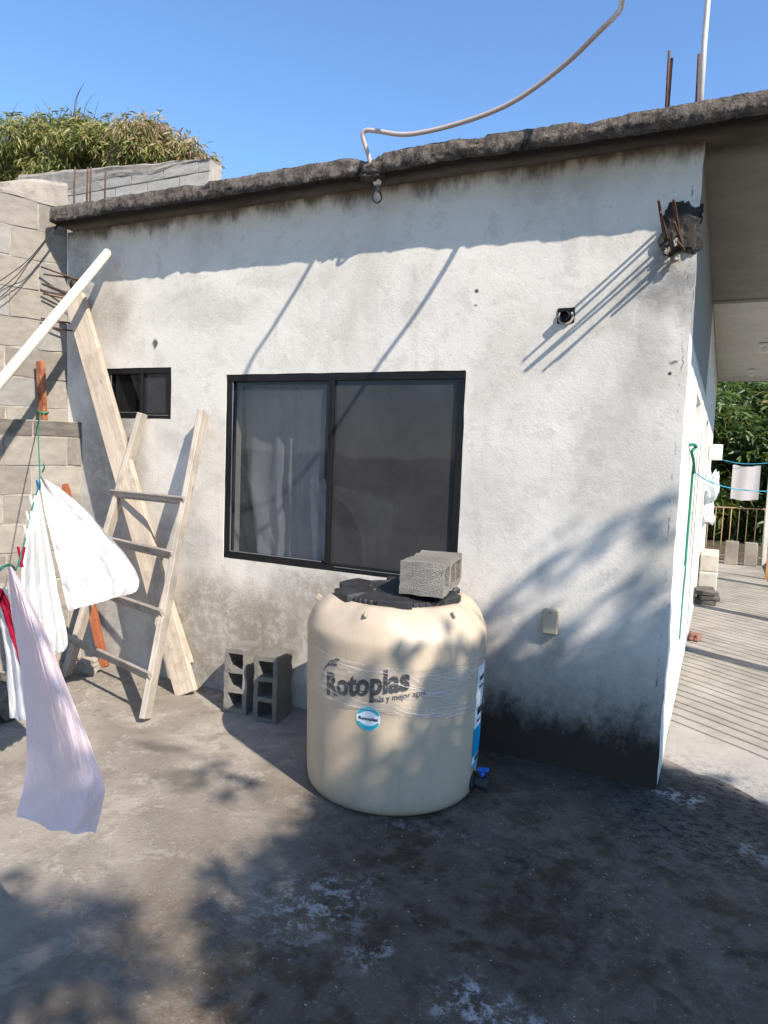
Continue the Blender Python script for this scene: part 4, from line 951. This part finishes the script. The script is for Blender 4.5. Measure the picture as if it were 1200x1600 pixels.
# ------------------------------------------------------------------ loose hollow blocks
def hollow_block_mesh(a, b, c, seed):
    """a wide x, b deep y (holes run through y), c tall z"""
    t = 0.028; web = 0.027; ch = (c - 2 * t - 2 * web) / 3
    xs = [0, t, a - t, a]; zs = [0, t, t + ch, t + ch + web, t + 2 * ch + web, t + 2 * ch + 2 * web, t + 3 * ch + 2 * web, c]
    bm = bmesh.new(); r = random.Random(seed); vd = {}
    def v(x, y, z):
        k = (round(x, 4), round(y, 4), round(z, 4))
        if k not in vd: vd[k] = bm.verts.new((x - a / 2 + r.uniform(-.002, .002), y - b / 2 + r.uniform(-.002, .002), z + r.uniform(-.002, .002)))
        return vd[k]
    hole = lambda i, j: i == 1 and j in (1, 3, 5)
    for i in range(3):
        for j in range(7):
            x0, x1, z0, z1 = xs[i], xs[i + 1], zs[j], zs[j + 1]
            if not hole(i, j):
                bm.faces.new((v(x0, 0, z0), v(x1, 0, z0), v(x1, 0, z1), v(x0, 0, z1))); bm.faces.new((v(x0, b, z0), v(x0, b, z1), v(x1, b, z1), v(x1, b, z0)))
            else:
                bm.faces.new((v(x0, 0, z0), v(x0, b, z0), v(x1, b, z0), v(x1, 0, z0))); bm.faces.new((v(x0, 0, z1), v(x1, 0, z1), v(x1, b, z1), v(x0, b, z1)))
                bm.faces.new((v(x0, 0, z0), v(x0, 0, z1), v(x0, b, z1), v(x0, b, z0))); bm.faces.new((v(x1, 0, z0), v(x1, b, z0), v(x1, b, z1), v(x1, 0, z1)))
    for i in range(3):
        bm.faces.new((v(xs[i], 0, 0), v(xs[i], b, 0), v(xs[i + 1], b, 0), v(xs[i + 1], 0, 0))); bm.faces.new((v(xs[i], 0, c), v(xs[i + 1], 0, c), v(xs[i + 1], b, c), v(xs[i], b, c)))
    for j in range(7):
        bm.faces.new((v(0, 0, zs[j]), v(0, 0, zs[j + 1]), v(0, b, zs[j + 1]), v(0, b, zs[j]))); bm.faces.new((v(a, 0, zs[j]), v(a, b, zs[j]), v(a, b, zs[j + 1]), v(a, 0, zs[j + 1])))
    bmesh.ops.bevel(bm, geom=[e for e in bm.edges if len(e.link_faces) == 2 and e.calc_face_angle(0) > 0.5], offset=0.005, segments=2, profile=0.6, affect='EDGES')
    bmesh.ops.subdivide_edges(bm, edges=[e for e in bm.edges if e.calc_length() > 0.05], cuts=3, use_grid_fill=True)
    for vv in bm.verts:
        q = vv.co; ex = [min(abs(q.x + a / 2), abs(q.x - a / 2)) < 0.012, min(abs(q.y + b / 2), abs(q.y - b / 2)) < 0.012, min(abs(q.z), abs(q.z - c)) < 0.012]
        if sum(ex) >= 2:
            k = max(0, fbm(q.x * 14 + seed, q.y * 14, q.z * 14, 3) - 0.05) * (0.030 if sum(ex) == 3 else 0.018)
            q -= Vector((q.x, q.y, q.z - c / 2)).normalized() * k
        vv.co += Vector((r.uniform(-1, 1), r.uniform(-1, 1), r.uniform(-1, 1))) * 0.0016
    me = bpy.data.meshes.new('hollow_block'); bm.to_mesh(me); bm.free(); return me
def place_block(mat, loc, rz, label, seed, tilt=None):
    o = link('concrete_block', hollow_block_mesh(0.15, 0.20, 0.39, seed), mat); m_ = Matrix.Translation(loc) @ Matrix.Rotation(rz, 4, 'Z')
    if tilt: m_ = m_ @ tilt
    o.matrix_basis = m_; return tag(o, label, 'concrete block', 'loose hollow concrete blocks')
place_block(M['block_dark'], (-2.345, -0.175, 0.0), 0.16, 'hollow concrete block on end by the wall, left of the pair', 21)
place_block(M['block_dark'], (-2.105, -0.205, 0.0), 0.12, 'hollow concrete block on end beside the water tank', 22)
# block lying on the lid: local z -> long direction, local y (holes) -> right side
Lx = Vector((-0.06, 0.41, 0)).normalized(); Sx = Vector((0.41, 0.06, 0)).normalized()
rot = Matrix((Vector((0, 0, 1)), Sx, Lx)).transposed().to_4x4()
o = link('concrete_block', hollow_block_mesh(0.15, 0.20, 0.40, 23), M['block_dark']); o.matrix_basis = Matrix.Translation(Vector((-0.983, -0.721, 0.952 + 0.075))) @ rot
tag(o, 'hollow concrete block lying on the black tank lid', 'concrete block', 'loose hollow concrete blocks')

# ------------------------------------------------------------------ far end of the walkway
ck = thing('green_cord', (0.01, 0.9, 1.7), 'green cord knotted on the side wall and hanging down it', 'cord')
tube('knot', catmull([(0.0, 0.70, 1.685), (0.02, 0.78, 1.69), (0.03, 0.9, 1.68), (0.012, 0.85, 1.65), (0.02, 1.0, 1.60), (0.022, 1.15, 1.53)], 6), 0.009, M['cord'], ck, 6)
tube('strap', catmull([(0.015, 1.15, 1.57), (0.012, 1.17, 1.2), (0.012, 1.15, 0.95)], 6), 0.008, M['cord'], ck, 6)
tube('tail', catmull([(0.012, 1.15, 0.97), (0.016, 1.13, 0.92), (0.012, 1.16, 0.80), (0.012, 1.14, 0.62), (0.014, 1.08, 0.50)], 6), 0.005, M['cord'], ck, 5)
tag(tube('far_clothesline', catmull([(0.022, 1.15, 1.53), (0.12, 1.7, 1.46), (0.30, 2.5, 1.40), (0.60, 3.6, 1.37), (1.0, 4.8, 1.42)], 8), 0.004, M['cordblue'], None, 5), 'blue green cord strung across the walkway', 'cord')
tag(tube('upper_clothesline', catmull([(0.0, 7.6, 1.70), (0.45, 8.0, 1.62), (0.92, 8.3, 1.66)], 8), 0.004, M['cordblue'], None, 5), 'thin cord carrying the grey towel above the far railing', 'cord')
def towel(u, v): return Vector((0.315 + 0.37 * u, 8.0 + 0.10 * u + 0.015 * sin(u * 9 + v), 1.60 - 0.50 * v - 0.02 * sin(pi * u) + 0.01 * nz(u * 4, v * 3)))
tag(grid('hanging_towel', 24, 24, towel, M['cloth_grey']), 'small grey towel hanging over the far end of the walkway', 'towel')
mb = thing('meter_box', (0.0, 6.4, 1.7), 'pale meter box fixed to the side wall down the walkway', 'meter box')
box('box_body', Vector((0.085, 6.35, 1.745)), (0.16, 0.20, 0.20), M['whitebox'], mb, 0.006); box('box_lid', Vector((0.085, 6.244, 1.745)), (0.15, 0.010, 0.19), M['whitebox'], mb, 0.003)
tag(lump('plastic_bag', (0.06, 5.9, 1.32), (0.10, 0.09, 0.20), M['bag'], None, 5.0, 0.6, 3), 'white plastic bag hanging on the side wall, upper one', 'bag', 'bags on the side wall')
tag(lump('plastic_bag', (0.05, 5.9, 1.00), (0.08, 0.07, 0.17), M['bag'], None, 9.0, 0.6, 3), 'white plastic bag hanging on the side wall, lower one', 'bag', 'bags on the side wall')
ss = [('grey stone slab on walkway, lowest of the stack', 0.05, 'stone', 0.0), ('grey stone slab on walkway, second from the bottom', 0.055, 'stone', 0.03), ('grey stone slab on walkway, third from the bottom', 0.05, 'stone', -0.02)]
z = 0.004
for i, (lb2, h, mt, dx) in enumerate(ss):
    o = box('stone_slab', Matrix.Translation((0.115 + dx, 5.25, z + h / 2)) @ Matrix.Rotation(0.05 * i, 4, 'Z'), (0.21, 0.40, h * .9), M['stone'], None, 0.006, 0.004, i, 2); z += h; tag(o, lb2, 'slab', 'slabs stacked on the walkway')
for i, lb2 in enumerate(('pale boxy crate behind the stacked stone slabs', 'pale block resting on the crate by the side wall')):
    o = box('pale_crate', Vector((0.115, 6.0 + .1 * i, 0.15 + 0.30 * i)), (0.20, 0.7, 0.28 - .08 * i), M['slabs'], None, 0.008); o.location.z = 0.145 + i * 0.245; tag(o, lb2, 'crate')
tag(lump('brick_piece', (0.06, 3.25, 0.03), (0.06, 0.09, 0.05), M['brick'], None, 2.0, 0.25, 3), 'broken reddish brick piece at the foot of the side wall', 'brick')
rl = thing('railing', (0.45, 9.3, 0), 'rusty thin bar railing closing the walkway end', 'railing')
tube('rail', [(-0.02, 9.3, 0.89), (0.45, 9.3, 0.895), (0.95, 9.3, 0.90)], 0.012, M['rusty_rail'], rl, 6); tube('rail', [(-0.02, 9.3, 0.10), (0.95, 9.3, 0.10)], 0.010, M['rusty_rail'], rl, 6)
for x in (0.02, 0.13, 0.24, 0.36, 0.48, 0.60, 0.73, 0.85): tube('bar', [(x, 9.3, 0.0), (x + .004, 9.3, 0.89)], 0.008, M['rusty_rail'], rl, 6)
for i, x in enumerate((0.405, 0.68)):
    o = box('planter_block', Vector((x, 8.95, 0.19)), (0.19, 0.13, 0.37), M['block_old'], None, 0.006, 0.002, i, 2); tag(o, ('grey block upright before the far railing, left one', 'grey block upright before the far railing, right one')[i], 'block', 'blocks before the railing')
o = box('orange_post', Vector((0.86, 7.6, 0.42)), (0.06, 0.05, 0.84), M['orange'], None, 0.005); tag(o, 'short orange brown timber post at the right edge of walkway', 'post')

# ------------------------------------------------------------------ rubble and litter at left
for i, (x, y, s, lb3) in enumerate(((-3.42, -0.98, 0.17, 'dark rubble lump behind the laundry, largest'), (-3.65, -0.74, 0.13, 'dark rubble lump behind the laundry, farthest left'), (-3.30, -1.25, 0.11, 'dark rubble lump behind the laundry, nearest'), (-3.70, -0.50, 0.10, 'grey rubble lump beside the left ladder foot'), (-3.63, -0.20, 0.09, 'round grey stone by the wall behind the ladder'))):
    o = lump('rubble_lump', (x, y, s * 0.5), (s, s * .85, s * .75), M['stone'] if i < 4 else M['block'], None, i * 3.0, 0.45, 3); tag(o, lb3, 'rubble', 'rubble at the left wall')
def chips():
    V, F = [], []; r = random.Random(5)
    for i in range(900):
        if i < 190: x, y = r.gauss(-3.30, 0.20), r.gauss(-0.50, 0.14); s = r.uniform(0.003, 0.011)
        else: x, y = r.uniform(-2.9, 0.6), r.uniform(-2.2, -0.10); s = r.uniform(0.0015, 0.006) * (1.5 if r.random() < .06 else 1)
        if y > -0.03: continue
        a = r.uniform(0, pi); h = s * r.uniform(.2, .6); n0 = len(V); k = r.randint(4, 6)
        for q in range(k): rr = s * r.uniform(.6, 1.1); V.append((x + rr * cos(a + q * 2 * pi / k), y + rr * sin(a + q * 2 * pi / k) * r.uniform(.5, 1), 0.001))
        for q in range(k): p = V[n0 + q]; V.append((x + (p[0] - x) * .7, y + (p[1] - y) * .7, h))
        F.append(tuple(n0 + k + q for q in range(k)))
        for q in range(k): F.append((n0 + q, n0 + (q + 1) % k, n0 + k + (q + 1) % k, n0 + k + q))
    o = mesh('litter', V, F, M['chip']); tag(o, 'pale wood chips and pebbles scattered on the yard', 'litter', kind='stuff')
chips()

# ------------------------------------------------------------------ trees
def leaf_mesh(name, centers, n, size, mat, parent, seed, droop=0.6, tint_fn=None, per=9, spread=0.16, width=0.24):
    """n clumps of `per` lance-shaped folded leaves hanging round twig ends; centers: (x, y, z, rx, ry, rz, weight)"""
    r = np.random.default_rng(seed); C = np.array(centers, float); w = C[:, 6] / C[:, 6].sum()
    idx = r.choice(len(C), n, p=w); d = r.normal(size=(n, 3)); d /= np.linalg.norm(d, axis=1)[:, None]
    rad = r.uniform(0.25, 1.0, n) ** 0.45
    cl = C[idx, :3] + d * rad[:, None] * C[idx, 3:6] * (1 + 0.12 * r.normal(size=(n, 1)))
    ct = r.uniform(0, 1, n)
    N = n * per; base = np.repeat(cl, per, 0); tint = np.repeat(ct, per) * 0.7 + r.uniform(0, 0.3, N)
    if tint_fn is not None: tint = tint_fn(base, tint, r)
    az = r.uniform(0, 2 * np.pi, N); el = r.normal(-droop, 0.45, N)
    dirv = np.stack([np.cos(az) * np.cos(el), np.sin(az) * np.cos(el), np.sin(el)], 1)
    base = base + dirv * r.uniform(0.0, spread, (N, 1)) + r.normal(size=(N, 3)) * spread * 0.35
    ln = size * r.uniform(0.6, 1.25, N)[:, None]; wd = ln * width * 0.5
    sd = np.cross(dirv, r.normal(size=(N, 3))); sd /= np.linalg.norm(sd, axis=1)[:, None]; nr = np.cross(sd, dirv)
    b0 = base; m1 = base + dirv * ln * 0.45; tip = base + dirv * ln + np.array([0, 0, -1]) * ln * 0.18
    V = np.stack([b0, m1 + sd * wd + nr * wd * .35, m1, m1 - sd * wd + nr * wd * .35, tip], 1).reshape(-1, 3)
    q = np.arange(N)[:, None] * 5
    T = np.concatenate([q + np.array([[0, 1, 2]]), q + np.array([[0, 2, 3]]), q + np.array([[1, 4, 2]]), q + np.array([[2, 4, 3]])], 1).reshape(-1, 3)
    me = bpy.data.meshes.new(name); me.vertices.add(len(V)); me.vertices.foreach_set('co', V.astype(np.float32).ravel())
    me.loops.add(T.size); me.loops.foreach_set('vertex_index', T.astype(np.int32).ravel()); me.polygons.add(len(T))
    me.polygons.foreach_set('loop_start', np.arange(0, T.size, 3, dtype=np.int32)); me.polygons.foreach_set('loop_total', np.full(len(T), 3, np.int32))
    me.update(calc_edges=True); at = me.attributes.new('tint', 'FLOAT', 'FACE'); at.data.foreach_set('value', np.repeat(np.clip(tint, 0, 1), 4).astype(np.float32))
    return link(name, me, mat, parent)
def tree(name, loc, label, centers, n, size, mat, seed, trunk_top, rad=0.2, **kw):
    t = thing(name, loc, label, 'tree'); l = Vector(loc)
    top = Vector(trunk_top)
    V, F = tube_geo(catmull([l + Vector((0, 0, -0.05)), l.lerp(top, .35) + Vector((.12, .05, 0)), l.lerp(top, .7) + Vector((-.1, 0, 0)), top], 6), [rad * (1 - 0.6 * i / 18) for i in range(19)], 10)
    r = random.Random(seed)
    for c in r.sample(centers, min(len(centers), 9)):
        s = l.lerp(top, r.uniform(.5, 1.0)); e = Vector(c[:3]); m_ = s.lerp(e, .5) + Vector((0, 0, 0.3 * r.random()))
        pts = catmull([s, m_, e], 5); v2, f2 = tube_geo(pts, [rad * .4 * (1 - .8 * i / (len(pts) - 1)) for i in range(len(pts))], 7)
        F += [tuple(i + len(V) for i in f) for f in f2]; V += v2
    mesh('trunk', V, F, M['bark'], t, True)
    leaf_mesh('crown', centers, n, size, mat, t, seed, **kw)
    return t
def cloud(cx, cy, cz, rx, ry, rz, k, cr, seed):
    r = random.Random(seed); out = []
    for i in range(k):
        while True:
            p = [r.uniform(-1, 1) for _ in range(3)]
            if sum(a * a for a in p) < 1: break
        s = cr * r.uniform(.7, 1.3); out.append((cx + p[0] * rx, cy + p[1] * ry, cz + p[2] * rz, s, s, s * .8, s * s))
    return out
def tint_left(base, t, r):
    red = np.clip((base[:, 0] + 11.9) / 0.8, 0, 1) * np.clip((base[:, 2] - 7.3) / 0.6, 0, 1)
    return np.where(r.uniform(size=len(t)) < 0.08 + 0.62 * red, 0.80 + 0.2 * r.uniform(size=len(t)), t * 0.80)
cl1 = cloud(-14.9, 8.0, 7.9, 2.2, 1.2, 1.15, 46, 0.42, 3) + cloud(-12.9, 8, 8.1, 0.9, .8, .5, 16, 0.34, 5) + cloud(-10.85, 8.0, 7.62, 0.85, 0.9, 0.5, 30, 0.28, 4)
tree('mango_tree', (-13.2, 8.6, 0), 'dense olive green tree with reddish tips rising behind the left wall', cl1, 4800, 0.175, M['leaf_left'], 31, (-13.2, 8.4, 6.0), 0.28, droop=0.65, tint_fn=tint_left, per=11, spread=0.17, width=0.20)
mt_ = [o for o in scene.objects if o.name == 'mango_tree'][0]; V, F = [], []; tr_ = random.Random(9)
for i in range(22):
    x = tr_.uniform(-16.2, -10.4); top = 9.0 if x < -12.4 else 8.0; b_0 = Vector((x, 7.8 + tr_.uniform(-.5, .3), top - 0.6)); h = tr_.uniform(0.4, 0.95); dx = tr_.uniform(-.35, .35)
    v2, f2 = tube_geo(catmull([b_0, b_0 + Vector((dx * .2, 0, h * .6)), b_0 + Vector((dx, 0, h))], 4), [0.012 * (1 - .75 * k / 8) for k in range(9)], 4)
    mesh('twig', v2, f2, M['bark'], mt_, True)
cr1 = cloud(0.3, 13.0, 1.7, 1.9, 0.9, 2.2, 40, 0.50, 6)
tree('leafy_tree', (0.5, 13.4, -0.2), 'leafy green tree filling the gap beyond the walkway railing', cr1, 2600, 0.24, M['leaf_right'], 32, (0.6, 13.3, 3.0), 0.16, droop=0.35, per=8, spread=0.18, width=0.26)
cr2 = cloud(0.6, 16.5, 2.0, 3.6, 1.0, 2.8, 34, 0.9, 16)
tree('background_tree', (1.6, 16.8, -0.2), 'darker tree deep behind the leafy one past the railing', cr2, 2600, 0.32, M['leaf_right'], 33, (1.2, 16.6, 3.0), 0.2, droop=0.35, per=8, spread=0.25, width=0.30)
# shade tree behind the camera: its crown throws the dappled shade on yard, tank and wall corner
def shade_centers():
    poly = [(-1.70, -0.38), (-1.60, -0.55), (-1.53, -0.75), (-1.42, -0.92), (-1.40, -1.15), (-1.48, -1.50), (-1.16, -1.88), (-0.96, -2.08), (-0.55, -2.8), (1.9, -2.8), (1.9, -1.2), (0.62, -0.12), (0.2, 0.28), (-0.05, 0.36), (-0.35, 0.32), (-0.8, 0.47), (-1.2, 0.63), (-1.43, 0.62), (-1.50, 0.42), (-1.48, 0.1), (-1.58, -0.2)]
    def inside(x, y):
        c = False
        for i in range(len(poly)):
            (x1, y1), (x2, y2) = poly[i], poly[i - 1]
            if (y1 > y) != (y2 > y) and x < (x2 - x1) * (y - y1) / (y2 - y1) + x1: c = not c
        return c
    def dist(x, y):
        d = 9
        for i in range(len(poly)):
            a, b = Vector(poly[i]), Vector(poly[i - 1]); p = Vector((x, y)); ab = b - a; t = max(0, min(1, (p - a).dot(ab) / ab.dot(ab))); d = min(d, (p - a - ab * t).length)
        return d
    r = random.Random(12); out = []
    def add(gx, gy, s, w):
        z = r.uniform(4.0, 6.2); p = Vector((gx, gy, 0)) + SUN / SUN.z * z; out.append((p.x, p.y, p.z, s, s, s, w))
    n = 0
    while n < 300:
        x, y = r.uniform(-1.8, 1.9), r.uniform(-2.9, 1.3)
        if not inside(x, y): continue
        d = dist(x, y); s = min(0.30, max(0.07, d * 0.9))
        if d < 0.06 and r.random() < .6: continue
        if x < -0.75 and -1.15 < y < -0.25:
            if r.random() < .25: continue
            s = min(s, 0.13)
        add(x, y, s, s * s); n += 1
    for i in range(44):                                         # the lobe that shades the near left corner
        x, y = r.gauss(-1.74, .21), r.gauss(-2.27, .15); add(x, y, 0.075, 0.0065)
    for (x, y) in ((-1.45, -1.98), (-1.58, -2.0), (-1.38, -2.12), (-1.62, -1.95), (-1.78, -1.98), (-1.62, 0.58), (-1.58, 0.72), (-1.48, 0.68), (-1.68, 0.45), (-1.82, -0.60), (-1.85, -0.98), (-1.98, -0.85), (-1.75, -0.75), (-1.50, -2.05), (-1.32, -2.05), (-1.28, -2.2), (-1.66, -1.86), (-1.40, -1.90)):
        add(x, y, 0.05, 0.0030)
    for i in range(14):
        x, y = r.gauss(-1.62, .16), r.gauss(-1.98, .08); add(x, y, 0.045, 0.0024)
    for (x, y) in ((-2.12, -2.10), (-2.22, -2.06), (-2.33, -2.0), (-2.43, -1.95), (-2.52, -1.90), (-2.02, -2.13), (-1.88, -2.14), (-2.28, -2.09), (-2.40, -2.02)):      # falls on the lilac cloth
        add(x, y, 0.06, 0.0060)
    return out
shc = shade_centers()
tree('shade_tree', (5.6, -4.6, 0), 'broad tree standing behind the viewer that shades the yard', shc, 5200, 0.13, M['leaf_shade'], 41, (5.2, -4.0, 4.2), 0.2, droop=0.3, per=7, spread=0.07, width=0.42)
